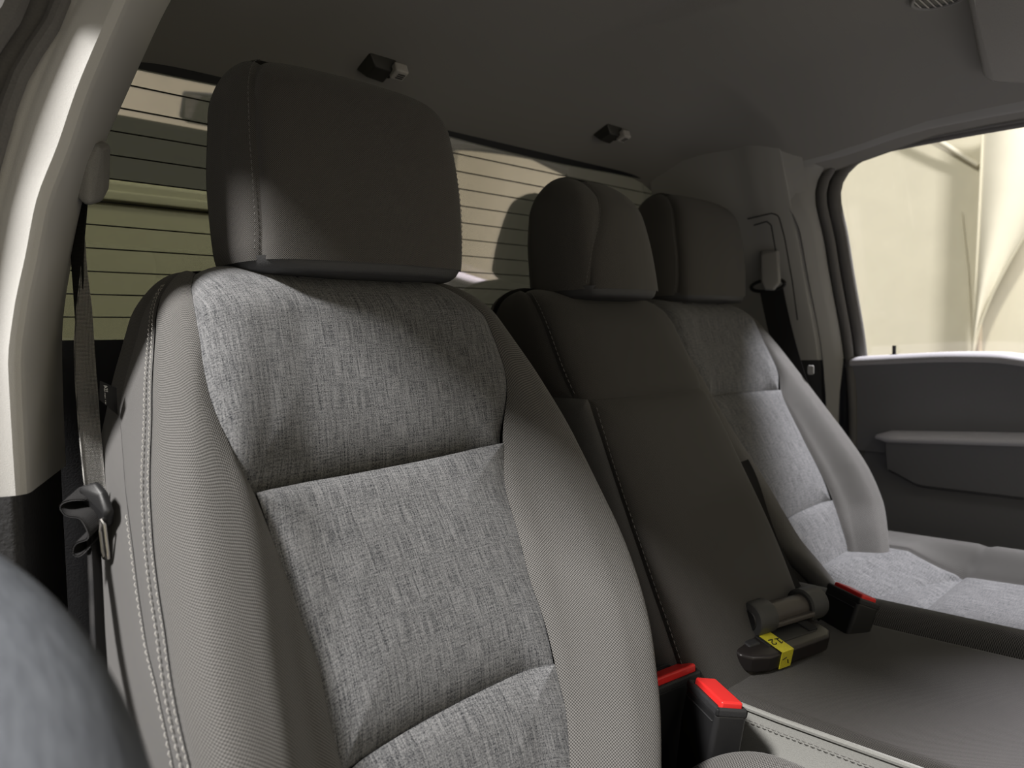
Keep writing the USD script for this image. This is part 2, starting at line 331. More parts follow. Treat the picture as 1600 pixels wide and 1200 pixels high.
for sgn, nm, lb in ((-1, 'trim_3', 'blurred dark rubber door seal at the top left edge'), (1, 'trim_4', 'dark rubber door seal around the far door opening')):
    t = thing(nm, lb, kind='structure')
    ol, ob, oj = ((0.012, -0.012), (0.034, -0.026), -0.010) if sgn > 0 else ((0.016, 0.004), (0.046, 0.004), 0.014)
    obj('seal_lip', tube(opening(sgn, *ol), 0.009 if sgn > 0 else 0.006), 'rubber', t)
    obj('seal_bulb', tube(opening(sgn, *ob), 0.013), 'rubber', t)
    A = opening(sgn, 0.030 if sgn > 0 else 0.02, oj, 0.004); B = opening(sgn, 0.115 if sgn > 0 else 0.065, oj + 0.006, 0.02)
    tt = trim1 if sgn < 0 else trim2
    O = opening(sgn, 0.0, -0.004)[18:78]; kz = np.clip((O[:, 2] - 1.06) / 0.08, 0, 1)
    I = O + np.stack([-sgn * (0.030 + 0.012 * kz), 0.028 + 0.05 * kz * (O[:, 1] > 0.5), 0.035 * kz], 1)
    def under(Q, e=0.003): Q = Q.copy(); Q[:, 2] = np.minimum(Q[:, 2], ceil_z(Q[:, 0], Q[:, 1]) - e); return Q
    Mi = under(0.5 * O + 0.5 * I + np.stack([-sgn * 0.003 + 0 * kz, -0.002 + 0 * kz, -0.006 * kz], 1), 0.004)
    O2 = O + np.array([sgn * 0.05, 0.014, 0.012])
    if sgn > 0: obj('corner_trim', loft([O2, O, Mi, under(I, -0.004)], 0.004, (0.5 * sgn, 0.5, 0.4)), 'quarter_cloth', tt, smooth=50)
    obj('door_jamb', loft([A, B], 0.006), 'frame_black' if sgn > 0 else 'rubber', t)

# rear wall, rear window
wl = glass_hit(90, 530); TL = glass_hit(190, 105); TR = glass_hit(1050, 285)
zb = 0.855
wallb = loft([[(x, 0.955 + 0.02 * min(1, (zb - z) * 6), z) for x in np.linspace(-0.64, 0.64, 30)] for z in np.linspace(0.03, zb, 24)], 0.02, (0, 1, 0))
obj('wall_back', wallb, 'dark_plastic', kind='structure', label='dark plastic rear wall below the back window')
win1 = thing('window_1', 'tinted rear window with thin dark heater lines', kind='structure')
def gp(x, z, off=0.0): return (x, glass_y(z) + off - 0.02 * (x / 0.62) ** 2 * 0, z)
zt = 1.176
obj('glass', loft([[gp(x, z) for x in np.linspace(-0.64, 0.64, 12)] for z in np.linspace(zb - 0.02, zt + 0.03, 6)], 0.004, (0, 1, 0.17)), 'rear_glass', win1, smooth=False)
for k in range(11):
    z = 0.882 + k * 0.0266
    obj('heater_line', tube([gp(x, z + 0.0, -0.0012) for x in np.linspace(-0.6, 0.6, 5)], 0.0009, 5), 'hot_wire', win1)
def frame_piece(a, b, c, d): return loft([[a, b], [d, c]], 0.006, (0, -1, -0.17))
obj('black_border', loft([[gp(x, zt - 0.006 - 0.003 * math.sin(9 * x), -0.002) for x in np.linspace(-0.64, 0.64, 40)], [gp(x, zt + 0.03, -0.002) for x in np.linspace(-0.64, 0.64, 40)]], 0.004, (0, -1, -0.17)), 'frame_black', win1)
for sg in (-1, 1):
    obj('black_border', loft([[gp(sg * 0.585, z, -0.002) for z in np.linspace(zb - 0.01, zt, 10)], [gp(sg * 0.65, z, -0.002) for z in np.linspace(zb - 0.01, zt, 10)]], 0.004, (0, -1, -0.17)), 'frame_black', win1)

# floor of the cab
obj('floor', rbox((1.5, 1.75, 0.03), 0.01, (0, 0.15, 0.01)), 'carpet', kind='structure', label='black carpet on the cab floor')

# ------------------------------------------------------------------ far door
def door_x(z): return 0.650 + np.maximum(0, 1.175 - z) * 0.34
door = thing('door_1', 'far door with dark panel, pale sill ledge and armrest', kind='structure')
BX = 0.770
def dpt(px, py, x=BX): return hit(px, py, 0, x)
yR = 0.595
# belt line along the door, dipping towards the front
sill_y = np.array([0.60, 0.54, 0.40, 0.34, 0.29, 0.22, 0.10, -0.05, -0.3, -0.6])
sill_z = np.array([0.791, 0.794, 0.800, 0.799, 0.792, 0.778, 0.762, 0.756, 0.755, 0.755])
bz = PchipInterpolator(sill_y[::-1], sill_z[::-1])
ys = np.linspace(0.60, -0.6, 70)
def door_strip(prof, mat_, name, ys=ys, label=None, thick=0.006):
    """prof(y) -> list of (x, z): a panel lofted along the door"""
    rows = [[(p[0], y, p[1]) for p in prof(y)] for y in ys]
    return obj(name, loft(rows, thick, (1, 0, -0.02)), mat_, door, smooth=45, label=label)
def arc(cx, cz, rx, rz, a0, a1, n=10):
    return [(cx + rx * math.cos(math.radians(a)), cz + rz * math.sin(math.radians(a))) for a in np.linspace(a0, a1, n)]
door_strip(lambda y: [(0.815, bz(y) + 0.002)] + arc(0.762, bz(y) - 0.010, 0.020, 0.012, 90, 210), 'sill_plastic', 'sill_ledge', np.linspace(0.585, -0.6, 70), 'pale grey ledge along the window sill')
door_strip(lambda y: [(0.750, bz(y) - 0.012), (0.754, bz(y) - 0.022), (0.768, 0.735), (0.774, 0.69), (0.775, 0.60)], 'door_plastic', 'upper_panel')
arm_y = np.linspace(0.535, -0.5, 50)
def arm(y):
    k = min(1.0, (0.537 - y) / 0.02); k = math.sqrt(max(0, 1 - (1 - k) ** 2)) * 0.97 + 0.03
    zA = 0.634 + 0.055 * (0.537 - y); return [(0.79, zA + 0.011 * k)] + arc(0.755, zA, 0.026 * k, 0.011 * k, 90, 270, 14) + [(0.79, zA - 0.011 * k)]
door_strip(arm, 'armrest_cloth', 'armrest', arm_y, 'pale cloth armrest ledge')
door_strip(lambda y: [(0.757, 0.640), (0.759, 0.61), (0.766, 0.569 - 0.025 * min(1, max(0, (0.515 - y) / 0.05))), (0.782, 0.560 - 0.025 * min(1, max(0, (0.515 - y) / 0.05)))], 'door_plastic', 'middle_panel', np.linspace(0.520, -0.5, 60))
door_strip(lambda y: [(0.786, 0.69), (0.786, 0.60), (0.776, 0.50), (0.764, 0.36), (0.766, 0.12)], 'door_plastic', 'lower_panel')
obj('door_edge', loft([[(0.80, 0.597, z) for z in np.linspace(0.1, 0.79, 20)], [(0.745, 0.597, z) for z in np.linspace(0.1, 0.79, 20)]], 0.008, (0, 1, 0)), 'frame_black', door)
lb = hit(1396, 548, 0, 0.775)
lk = cat_([trimesh.creation.cylinder(0.0035, 0.020, sections=16), trimesh.creation.cylinder(0.0075, 0.003, sections=20).apply_translation((0, 0, -0.009))])
obj('lock_button', lk.apply_translation((0.779, lb[1], float(bz(lb[1])) + 0.010)), 'black_plastic', door, label='black lock button on the sill')
# window frame and pane
def gl(px, py):
    """point of the leaning door glass seen at a pixel"""
    t = 1.3
    for _ in range(30):
        P = CAM + ray(px, py) * t; t += (door_x(P[2]) + 0.02 - P[0]) / ray(px, py)[0]
    return CAM + ray(px, py) * t
edge = [gl(*p) for p in ((1356, 575), (1352, 548), (1338, 460), (1322, 370), (1308, 300), (1301, 268), (1304, 252), (1313, 241), (1330, 232), (1400, 220), (1500, 203), (1600, 186))]
e1 = edge[-1]; edge += [np.array([e1[0], y, e1[2] - 0.01 - 0.12 * max(0, 0.2 - y) ** 1.6]) for y in (0.15, 0.0, -0.2, -0.4, -0.55)]
inner = resample(edge, 90, smooth=False)
outer = opening(1, 0.060, 0.0, 0.030)[20:]
outer = resample(outer, 90, smooth=False)
outer2 = outer + np.array([0.03, 0.01, 0.01])
obj('window_frame', loft([inner + np.array([-0.006, 0, 0]), 0.5 * inner + 0.5 * outer + np.array([-0.012, 0, 0]), outer, outer2], 0.012, (1, 0, 0.2)), 'frame_black', door, smooth=40)
win2 = thing('window_2', 'clear door window glass in front of the cream curtain', kind='structure')
low = np.array([[0.792, p[1], min(0.78, p[2])] for p in inner])
pane = loft([inner, low], 0.004, (1, 0, 0.3))
obj('glass', pane, 'door_glass', win2, smooth=False)

# ------------------------------------------------------------------ seats: padded bodies whose panels are laid out between sewn seams
class Body:
    """An upholstered body: a closed horizontal section (half spline, mirrored) swept up a profile, closed by a rounded top.
    s in [-1, 1] runs round the section from the back over the front (s = 0) to the back; t in [0, 1] from the bottom to the top."""
    def __init__(self, cx, yoff, z0, z1, yc, w, b, sec, rt, rw, shift=None, thick=None):
        self.cx, self.yoff, self.z0, self.z1, self.rt, self.rw = cx, yoff, z0, z1, rt, rw
        self.yc, self.w, self.b = (PchipInterpolator(*zip(*q)) for q in (yc, w, b))
        sec = np.array(sec, float)                       # rows: s, x/w, y, share of the bolster
        self.sx, self.sy, self.sb = (PchipInterpolator(sec[:, 0], sec[:, k]) for k in (1, 2, 3))
        self.sec = sec
        self.shift = PchipInterpolator(*zip(*(shift or [(0, 0), (2, 0)]))); self.thick = PchipInterpolator(*zip(*(thick or [(0, 1), (2, 1)])))
    def z(self, t):
        t = np.asarray(t, float); zs = self.z1 - self.rt; k = (zs - self.z0) / (self.z1 - self.z0 + 0.57 * self.rt)
        a = np.clip((t - k) / (1 - k), 0, 1) * math.pi / 2
        return np.where(t < k, self.z0 + (zs - self.z0) * t / k, zs + self.rt * np.sin(a)), np.cos(a)
    def P(self, s, t):
        s, t = np.broadcast_arrays(np.asarray(s, float), np.asarray(t, float))
        z, k = self.z(t); a = np.abs(s); zz_ = np.clip(z, self.yc.x[0], self.yc.x[-1])
        w = self.w(zz_) - self.rw * (1 - k)
        x = self.cx + self.shift(zz_) + np.sign(s) * self.sx(a) * w
        yy = self.sy(a) * self.thick(zz_) - self.sb(a) * self.b(zz_)
        mid = 0.5 * self.sec[:, 2].max() * self.thick(zz_)
        y = self.yc(zz_) + self.yoff + mid + (yy - mid) * k
        return np.stack([x, y, z], -1)
    def N(self, s, t, e=1e-3):
        t0, t1 = np.clip(t - e, 0, 1), np.clip(t + e, 0, 1)
        n = np.cross(self.P(s + e, t) - self.P(s - e, t), self.P(s, t1) - self.P(s, t0))
        l = np.linalg.norm(n, axis=-1, keepdims=True)
        n = n / np.maximum(l, 1e-12); w = np.clip((0.4 - self.z(np.broadcast_to(t, np.broadcast(s, t).shape))[1]) / 0.4, 0, 1)[..., None]
        n = n * (1 - w) + np.array([0, 0, 1.0]) * w
        return n / np.maximum(np.linalg.norm(n, axis=-1, keepdims=True), 1e-12)
    def locate(self, pts, smin=-0.62, smax=0.62):
        """(s, t) of the nearest visible surface point under each pixel"""
        S, T = np.meshgrid(np.linspace(smin, smax, 700), np.linspace(0, 1, 700)); Q = self.P(S, T); n = self.N(S, T)
        vis = ((CAM - Q) * n).sum(-1) > 0
        tree = cKDTree(proj(Q[vis])); _, i = tree.query(np.array(pts, float))
        return np.stack([S[vis][i], T[vis][i]], 1)

def panel(body, sl, sr, tb, tt, n=90, m=120, groove=0.005, width=0.010, puff=0.004, edges=(1, 1, 1, 1), lift=0.0, roll=(0.0, 0.0), rw=0.030):
    """One sewn panel: sl, sr give the seams' s at t; tb, tt give t at sigma in [0, 1]. edges: left, right, bottom, top are seams."""
    def dens(k):
        a = np.linspace(0, 1, k); return a + 0.0 * a - 0.11 * np.sin(2 * math.pi * a)  # denser at both ends
    A, B = np.meshgrid(dens(n), dens(m))
    T = tb(A) * (1 - B) + tt(A) * B
    S = sl(T) * (1 - A) + sr(T) * A
    P = body.P(S, T); N = body.N(S, T)
    du = np.r_['1', np.zeros((m, 1)), np.cumsum(np.linalg.norm(np.diff(P, axis=1), axis=-1), 1)]
    dv = np.vstack([np.zeros((1, n)), np.cumsum(np.linalg.norm(np.diff(P, axis=0), axis=-1), 0)])
    ds = [du, du[:, -1:] - du, dv, dv[-1:] - dv]
    d = np.full(du.shape, 1.0)
    for e, q in zip(edges, ds):
        if e: d = np.minimum(d, q)
    h = lift - groove * np.exp(-(d / width) ** 1.3) + puff * (1 - np.exp(-d / 0.03))
    h = h - roll[0] * np.exp(-(dv / rw) ** 1.4) - roll[1] * np.exp(-((dv[-1:] - dv) / rw) ** 1.4)
    V = (P + N * h[..., None]).reshape(-1, 3)
    c = n // 2
    uv = np.stack([(du - du[:, c:c + 1]).ravel(), (dv + body.z0).ravel()], 1)
    return (V, grid_faces(m, n)), uv
def const(v): return lambda a: np.full(np.shape(a), float(v))
def curve_t(st, mirror=False):
    """s as a function of t through located seam points"""
    q = st[np.argsort(st[:, 1])]; keep = np.r_[True, np.diff(q[:, 1]) > 1e-3]; q = q[keep]
    f = PchipInterpolator(q[:, 1], q[:, 0]); lo, hi = q[0], q[-1]
    def g(t):
        t = np.asarray(t, float); s = f(np.clip(t, lo[1], hi[1])); return -s if mirror else s
    return g

SEC = [(0, 0, 0, 0), (0.14, 0.36, -0.001, 0.03), (0.24, 0.56, -0.004, 0.24), (0.33, 0.74, 0.0, 0.86), (0.40, 0.86, 0.004, 1.0), (0.46, 0.945, 0.020, 0.84), (0.52, 0.99, 0.050, 0.5), (0.60, 1.0, 0.085, 0.12), (0.70, 0.97, 0.118, 0.0), (0.80, 0.80, 0.135, 0), (0.90, 0.4, 0.14, 0), (1, 0, 0.14, 0)]
YC = [(0.36, 0.318), (0.40, 0.335), (0.47, 0.362), (0.57, 0.412), (0.66, 0.468), (0.74, 0.516), (0.84, 0.563), (0.92, 0.60)]
WW = [(0.36, 0.085), (0.40, 0.100), (0.45, 0.128), (0.50, 0.160), (0.55, 0.191), (0.60, 0.209), (0.66, 0.216), (0.74, 0.213), (0.80, 0.200), (0.86, 0.178), (0.90, 0.162), (0.92, 0.158)]
BB = [(0.40, 0.044), (0.50, 0.060), (0.60, 0.062), (0.70, 0.048), (0.80, 0.026), (0.86, 0.014), (0.92, 0.006)]
NX, FX, FY = -0.388, 0.41, 0.12
WWF = [(0.36, 0.075), (0.41, 0.082), (0.44, 0.098), (0.47, 0.125), (0.50, 0.155), (0.55, 0.200), (0.60, 0.213)] + [q for q in WW if q[0] > 0.60]
near = Body(NX, 0.0, 0.42, 0.912, YC, WW, BB, SEC, 0.045, 0.03, [(0.4, -0.050), (0.55, -0.042), (0.68, -0.016), (0.80, 0.0), (0.92, 0.004)])
far = Body(FX, FY, 0.38, 0.912, YC, WWF, BB, SEC, 0.045, 0.03, [(0.4, -0.012), (0.55, -0.010), (0.80, 0.0), (0.92, 0.0)])

# seams of the near seat, read along the cloth
left_px = [(295, 444), (308, 520), (336, 636), (366, 700), (404, 768), (436, 851), (470, 945), (507, 1050), (541, 1196)]
right_px = [(760, 490), (776, 528), (794, 596), (788, 692), (796, 780), (826, 892), (849, 960), (871, 1050), (886, 1117), (892, 1196)]
seam1_px = [(404, 768), (504, 750), (640, 722), (736, 700), (784, 693)]
seam2_px = [(560, 1194), (642, 1144), (732, 1087), (815, 1050), (867, 1037)]
pipe_px = [(245, 465), (236, 530), (231, 650), (228, 750), (232, 850), (240, 920), (252, 1000), (268, 1100), (290, 1195)]
side_px = [(182, 640), (189, 740), (203, 860), (208, 900), (222, 1000), (240, 1080), (264, 1195)]
L_ = near.locate(left_px); R_ = near.locate(right_px); H1 = near.locate(seam1_px); H2 = near.locate(seam2_px); PI_ = near.locate(pipe_px); SI_ = near.locate(side_px)
fl, fr = curve_t(L_), curve_t(R_)
def row_t(st):
    a = (st[:, 0] - fl(st[:, 1])) / (fr(st[:, 1]) - fl(st[:, 1])); o = np.argsort(a)
    c = np.polyfit(a[o], st[o, 1], 2); return lambda q: np.polyval(c, q)
h1, h2 = row_t(H1), row_t(H2)
fR_ = far.locate([(1175, 495), (1200, 540), (1218, 580), (1225, 620), (1250, 670), (1275, 720), (1310, 800), (1325, 850), (1328, 900)], 0.02)
frr = curve_t(fR_); fll = mir(fr) if False else (lambda t: -fr(t))
FH1, FH2 = far.locate([(1110, 622), (1165, 616), (1222, 607)]), far.locate([(1245, 803), (1305, 780)])
def row_far(st):
    a = (st[:, 0] - fll(st[:, 1])) / (frr(st[:, 1]) - fll(st[:, 1])); c = np.polyfit(a, st[:, 1], 1); return lambda q: np.polyval(c, q)
g1, g2 = row_far(FH1), row_far(FH2)
fp = curve_t(PI_)
sd_ = curve_t(SI_)
def fsd(t): return np.minimum(sd_(t), fp(t) - 0.012)
def inner_pipe(t): return 0.47 + 0.0 * np.asarray(t)
def inner_side(t): return 0.56 + 0.0 * np.asarray(t)

def mir(f): return lambda t: -f(t)
def seatback(body, parent, mirror=False):
    """the panels of an outer seat's back; the far seat has its own seams on the insert and mirrored outer seams"""
    def P(name, a, b, tb, tt, mat_, **k):
        me, uv = panel(body, a, b, tb, tt, **k); obj(name, me, mat_, parent, uv=uv)
    one, zero = const(1.0), const(0.0)
    if mirror: A, B, t1, t2 = fll, frr, g1, g2
    else: A, B, t1, t2 = fl, fr, h1, h2
    P('insert_panel', A, B, t1, one, 'insert_cloth', edges=(1, 1, 1, 0), puff=0.009, groove=0.004, roll=(0.004 if mirror else 0.009, 0.0))
    P('insert_panel', A, B, t2, t1, 'insert_cloth', puff=0.008, groove=0.004, roll=(0.003, -0.002))
    P('insert_panel', A, B, zero, t2, 'insert_cloth', edges=(1, 1, 0, 1), puff=0.008, groove=0.004)
    oL = mir(inner_pipe) if mirror else fp; oR = mir(fp) if mirror else inner_pipe
    P('bolster', oL, A, zero, one, 'bolster_cloth', edges=(1, 1, 0, 0), n=80, m=200, groove=0.0035, width=0.007)
    P('bolster', B, oR, zero, one, 'bolster_cloth', edges=(1, 1, 0, 0), n=80, m=200, groove=0.0035, width=0.007)
    if mirror:
        P0_ = P
        def P(name, a, b, tb, tt, mat_, **k):
            e = k.get('edges', (1, 1, 1, 1)); k['edges'] = (e[1], e[0], e[2], e[3]); P0_(name, mir(b), mir(a), tb, tt, mat_, **k)
    P('side_band', fsd, fp, zero, one, 'side_cloth', edges=(1, 1, 0, 0), n=30, m=160, puff=0.0005, groove=0.0025, width=0.004)
    P('side_band', inner_pipe, inner_side, zero, one, 'side_cloth', edges=(1, 1, 0, 0), n=30, m=160, puff=0.0005, groove=0.0025, width=0.004)
    P('back_shell', lambda t: np.full(np.shape(t), -1.0), fsd, zero, one, 'side_cloth', edges=(0, 1, 0, 0), n=40, m=90, puff=0.001, groove=0.002)
    P('back_shell', inner_side, lambda t: np.full(np.shape(t), 1.0), zero, one, 'dark_cloth', edges=(1, 0, 0, 0), n=40, m=90, puff=0.001, groove=0.002)
    # a dark core that closes the seams from behind
    S, T = np.meshgrid(np.linspace(-1, 1, 120), np.linspace(0, 1, 90)); C = body.P(S, T) - body.N(S, T) * (0.015 * np.clip((T - 0.12) / 0.1, 0.05, 1))[..., None]
    obj('foam_core', (C.reshape(-1, 3), grid_faces(90, 120)), 'seat_core', parent)
    T = np.linspace(0.0, 0.93, 240)
    sg = -1 if mirror else 1
    for off, nm in ((0.0050, 'stitching'), (-0.0050, 'stitching')):
        S = sg * (fp(T) + off); obj(nm, stitches(body.P(S, T) + body.N(S, T) * 0.001, body.N(S, T), 0.0052, 0.0036, 0.00042), 'thread', parent, kind='stuff')
    T2 = np.linspace(0.0, 0.60, 160); S = sg * (fsd(T2) + 0.005)
    obj('stitching', stitches(body.P(S, T2) + body.N(S, T2) * 0.001, body.N(S, T2), 0.0052, 0.0036, 0.00042), 'thread', parent, kind='stuff')

def headrest(body, parent, seam_l, seam_r, cloth, name='headrest', stitch='dark_thread', base_h=0.010, posts=(-0.055, 0.055), label=None, seat_top=0.905):
    hx = UsdGeom.Xform.Define(stage, path_of(parent) + '/' + numbered(path_of(parent), name)).GetPrim(); meta(hx, label)
    zero, one = const(0.0), const(1.0)
    for nm, a, b, ed_ in (('front_pad', seam_l, seam_r, (1, 1, 0, 0)), ('side_pad', const(-0.64), seam_l, (0, 1, 0, 0)), ('side_pad', seam_r, const(0.64), (1, 0, 0, 0))):
        me, uv = panel(body, a, b, zero, one, n=80, m=110, edges=ed_, groove=0.003, width=0.006, puff=0.003); obj(nm, me, cloth, hx, uv=uv)
    for a, b in ((const(-1.0), const(-0.64)), (const(0.64), const(1.0))):
        me, uv = panel(body, a, b, zero, one, n=40, m=80, edges=(0, 0, 0, 0), groove=0, puff=0.0, lift=0.003); obj('back_pad', me, cloth, hx, uv=uv)
    S, T = np.meshgrid(np.linspace(-1, 1, 120), np.linspace(0, 1, 80)); C = body.P(S, T) - body.N(S, T) * 0.005
    obj('foam_core', (C.reshape(-1, 3), grid_faces(80, 120)), 'seat_core', hx)
    # plastic base plate under the pad
    S = np.linspace(-1, 1, 121)[:-1]; r0 = body.P(S, np.full(S.shape, 0.004)); c = r0.mean(0)
    rows = []
    for k, dz in ((1.0, 0.004), (0.985, -0.001), (0.955, -0.006), (0.90, -base_h), (0.45, -base_h - 0.002), (0.02, -base_h - 0.002)):
        q = c + (r0 - c) * k; q[:, 2] = body.z0 + dz; rows.append(q)
    obj('base_plate', trimesh.Trimesh(np.vstack(rows), grid_faces(len(rows), 120, True), process=False), 'seat_plastic', hx, smooth=60, label='dark plastic base under the pad')
    for dx in posts:
        p = np.array([body.cx + dx, c[1] + 0.0, 0])
        obj('post', tube([(p[0], p[1], body.z0 + 0.02), (p[0], p[1] + 0.006, seat_top - 0.04)], 0.0055, 14), 'chrome', hx)
        obj('post_guide', rbox((0.028, 0.034, 0.008), 0.003, (p[0], p[1] - 0.004, seat_top - 0.001)), 'black_plastic', hx)
    T = np.linspace(0.03, 0.97, 140)
    for f, off in ((seam_l, -0.013), (seam_r, 0.013)):
        S = f(T) + off; obj('stitching', stitches(body.P(S, T) + body.N(S, T) * 0.0012, body.N(S, T), 0.0055, 0.0036, 0.00045), stitch, hx, kind='stuff')
    return hx

HSEC = [(0, 0, 0, 0), (0.16, 0.40, 0.002, 0), (0.28, 0.66, 0.006, 0), (0.36, 0.82, 0.012, 0), (0.42, 0.905, 0.024, 0), (0.50, 0.985, 0.052, 0), (0.58, 1.0, 0.080, 0), (0.66, 0.955, 0.104, 0), (0.76, 0.75, 0.118, 0), (0.88, 0.38, 0.122, 0), (1, 0, 0.122, 0)]
HY = [(0.90, 0.560), (0.96, 0.561), (1.02, 0.566), (1.06, 0.574), (1.10, 0.585)]
HW = [(0.90, 0.112), (0.93, 0.120), (0.98, 0.122), (1.04, 0.118), (1.10, 0.111)]
HT = [(0.90, 1.0), (0.98, 1.0), (1.10, 0.80)]
HB = [(0.90, 0), (1.10, 0)]
nhead = Body(-0.373, 0.0, 0.915, 1.098, HY, HW, HB, HSEC, 0.045, 0.028, thick=HT)
fhead = Body(FX + 0.012, FY, 0.915, 1.098, HY, HW, HB, HSEC, 0.045, 0.028, thick=HT)
hs_px = [(395, 137), (397, 193), (402, 273), (406, 343), (408, 415)]
HS = nhead.locate(hs_px)
hl = curve_t(HS)

def cushion(cx, yoff, parent, half=0.235, drop=0.11, ztop=0.444, name='cushion'):
    """seat cushion: insert with cross seam, two raised bolsters, skirt"""
    hx = UsdGeom.Xform.Define(stage, path_of(parent) + '/' + numbered(path_of(parent), name)).GetPrim()
    y0, y1 = -0.16 + yoff, 0.46 + yoff
    def top(x, y):
        a = np.abs(x) / half
        bol = 0.040 * np.exp(-((a - 0.83) / 0.17) ** 2)
        edge_ = 0.075 * np.clip((a - 0.86) / 0.14, 0, 1) ** 2.4
        fr_ = np.clip((y0 + 0.12 - y) / 0.12, 0, 1)
        bol = bol - drop * np.clip((y - yoff - 0.29) / 0.14, 0, 1) ** 2 * np.clip((a - 0.55) / 0.2, 0, 1)
        rise = 0.0
        if drop == 0.0:                                   # the raised rear corner behind the slanted seam
            dd = (x + cx - 0.31) * 0.34 + (y - 0.415) * 0.94
            rise = 0.028 * np.clip((0.82 - a) / 0.22, 0, 1) * np.clip(dd / 0.075, 0, 1) ** 1.3 * np.clip((x + 0.10) / 0.05, 0, 1) - 0.005 * np.exp(-(dd / 0.006) ** 2) * np.clip((x + 0.10) / 0.05, 0, 1)
        return ztop + rise + bol - edge_ - 0.07 * fr_ ** 2 + 0.035 * (0.30 - np.clip(y - yoff, -0.2, 0.5)) * 0.6
    def pan(nm, xa, xb, ya, yb, mat_, edges, n=60, m=110):
        a = np.linspace(0, 1, n); b = np.linspace(0, 1, m)
        a = a - 0.1 * np.sin(2 * math.pi * a); b = b - 0.1 * np.sin(2 * math.pi * b)
        A, B = np.meshgrid(a, b); Y = ya * (1 - B) + yb * B; Xx = xa(Y) * (1 - A) + xb(Y) * A
        Z = top(Xx, Y); d = np.full(Z.shape, 1.0)
        for e, q in zip(edges, ((Xx - xa(Y)), (xb(Y) - Xx), Y - ya, yb - Y)):
            if e: d = np.minimum(d, np.abs(q))
        Z = Z - 0.005 * np.exp(-(d / 0.008) ** 1.3) + 0.004 * (1 - np.exp(-d / 0.03))
        me = (np.stack([cx + Xx, Y, Z], -1).reshape(-1, 3), grid_faces(m, n))
        obj(nm, me, mat_, hx, uv=np.stack([Xx.ravel(), Y.ravel()], 1))
    si = lambda y: 0.128 + 0.02 * np.clip((0.3 + yoff - y) / 0.4, 0, 1)
    L1, R1, E0, E1 = (lambda y: -si(y)), si, (lambda y: np.full(np.shape(y), -half)), (lambda y: np.full(np.shape(y), half))
    ym = 0.27 + yoff
    pan('insert_panel', L1, R1, ym, y1, 'insert_cloth', (1, 1, 1, 0))
    pan('insert_panel', L1, R1, y0, ym, 'insert_cloth', (1, 1, 0, 1))
    pan('bolster', E0, L1, y0, y1, 'bolster_cloth', (1, 1, 0, 0)); pan('bolster', R1, E1, y0, y1, 'bolster_cloth', (1, 1, 0, 0))
    loop = [(-half, y) for y in np.linspace(y1, y0, 30)] + [(x, y0) for x in np.linspace(-half, half, 24)] + [(half, y) for y in np.linspace(y0, y1, 30)]
    topz = np.array([top(np.array(p[0]), np.array(p[1])) for p in loop])
    rows = [[(cx + p[0] * k, p[1], z * (1 - f) + 0.26 * f) for p, z in zip(loop, topz)] for k, f in ((1.0, -0.006), (1.004, 0.05), (1.004, 0.5), (0.985, 1.0))]
    obj('skirt', loft(rows, 0.004), 'side_cloth', hx, uv=None, smooth=40)
    obj('base_frame', rbox((half * 1.8, 0.54, 0.16), 0.02, (cx, 0.15 + yoff, 0.185)), 'dark_plastic', hx)
    return hx

seat1 = thing('car_seat', 'nearest grey cloth seat with broad heathered inserts and a large square headrest', 'seat', (NX, 0.4, 0.025), group='seats across the cab')
seatback(near, seat1)
headrest(nhead, seat1, hl, lambda t: -hl(t), 'headrest_cloth')
cushion(NX, -0.02, seat1)
seat2 = thing('car_seat', 'farthest grey cloth seat, sunlit along its outer side beside the far door', 'seat', (FX, 0.52, 0.025), group='seats across the cab')
seatback(far, seat2, mirror=True)
headrest(fhead, seat2, hl, lambda t: -hl(t), 'headrest_cloth')
cushion(FX + 0.006, 0.06, seat2, half=0.222, drop=0.0, ztop=0.447)

# woven tag on the outer side of the near seat
def bp(px, py, d): return CAM + ray(px, py) * d
_q = near.P(*near.locate([(190, 640)])[0]); ds_ = float(np.dot(_q - CAM, FWD)); 
tq = [bp(157, 595, ds_ - 0.020), bp(182, 606, ds_ - 0.002), bp(184, 648, ds_ - 0.002), bp(156, 624, ds_ - 0.020)]
tg = UsdGeom.Xform.Define(stage, str(seat1.GetPath()) + '/fabric_tag').GetPrim(); meta(tg, 'small black tag with white AIRBAG lettering')
obj('cloth', loft([[tq[0], tq[1]], [tq[3], tq[2]]], 0.0008, -FWD), 'tag_black', tg)
tx = meshkit.text_mesh('AIRBAG', 0.0036, 0.0003); tx.apply_translation(-tx.bounds.mean(0))
e1 = (tq[3] - tq[0]); e1 = e1 / np.linalg.norm(e1); e1 = 0.75 * e1 + 0.25 * (tq[2] - tq[0]) / np.linalg.norm(tq[2] - tq[0]); e1 /= np.linalg.norm(e1)
e2 = (tq[1] - tq[0]) - np.dot(tq[1] - tq[0], e1) * e1; e2 /= np.linalg.norm(e2)
tc_ = 0.60 * (tq[0] + tq[3]) / 2 + 0.40 * (tq[1] + tq[2]) / 2
Rt = np.eye(4); Rt[:3, 0] = e1; Rt[:3, 1] = e2; Rt[:3, 2] = np.cross(e1, e2); Rt[:3, 3] = tc_ - FWD * 0.0012
tx.apply_scale([0.78, 1.0, 1.0]); tx.apply_transform(Rt); obj('lettering', tx, 'tag_white', tg, smooth=False)
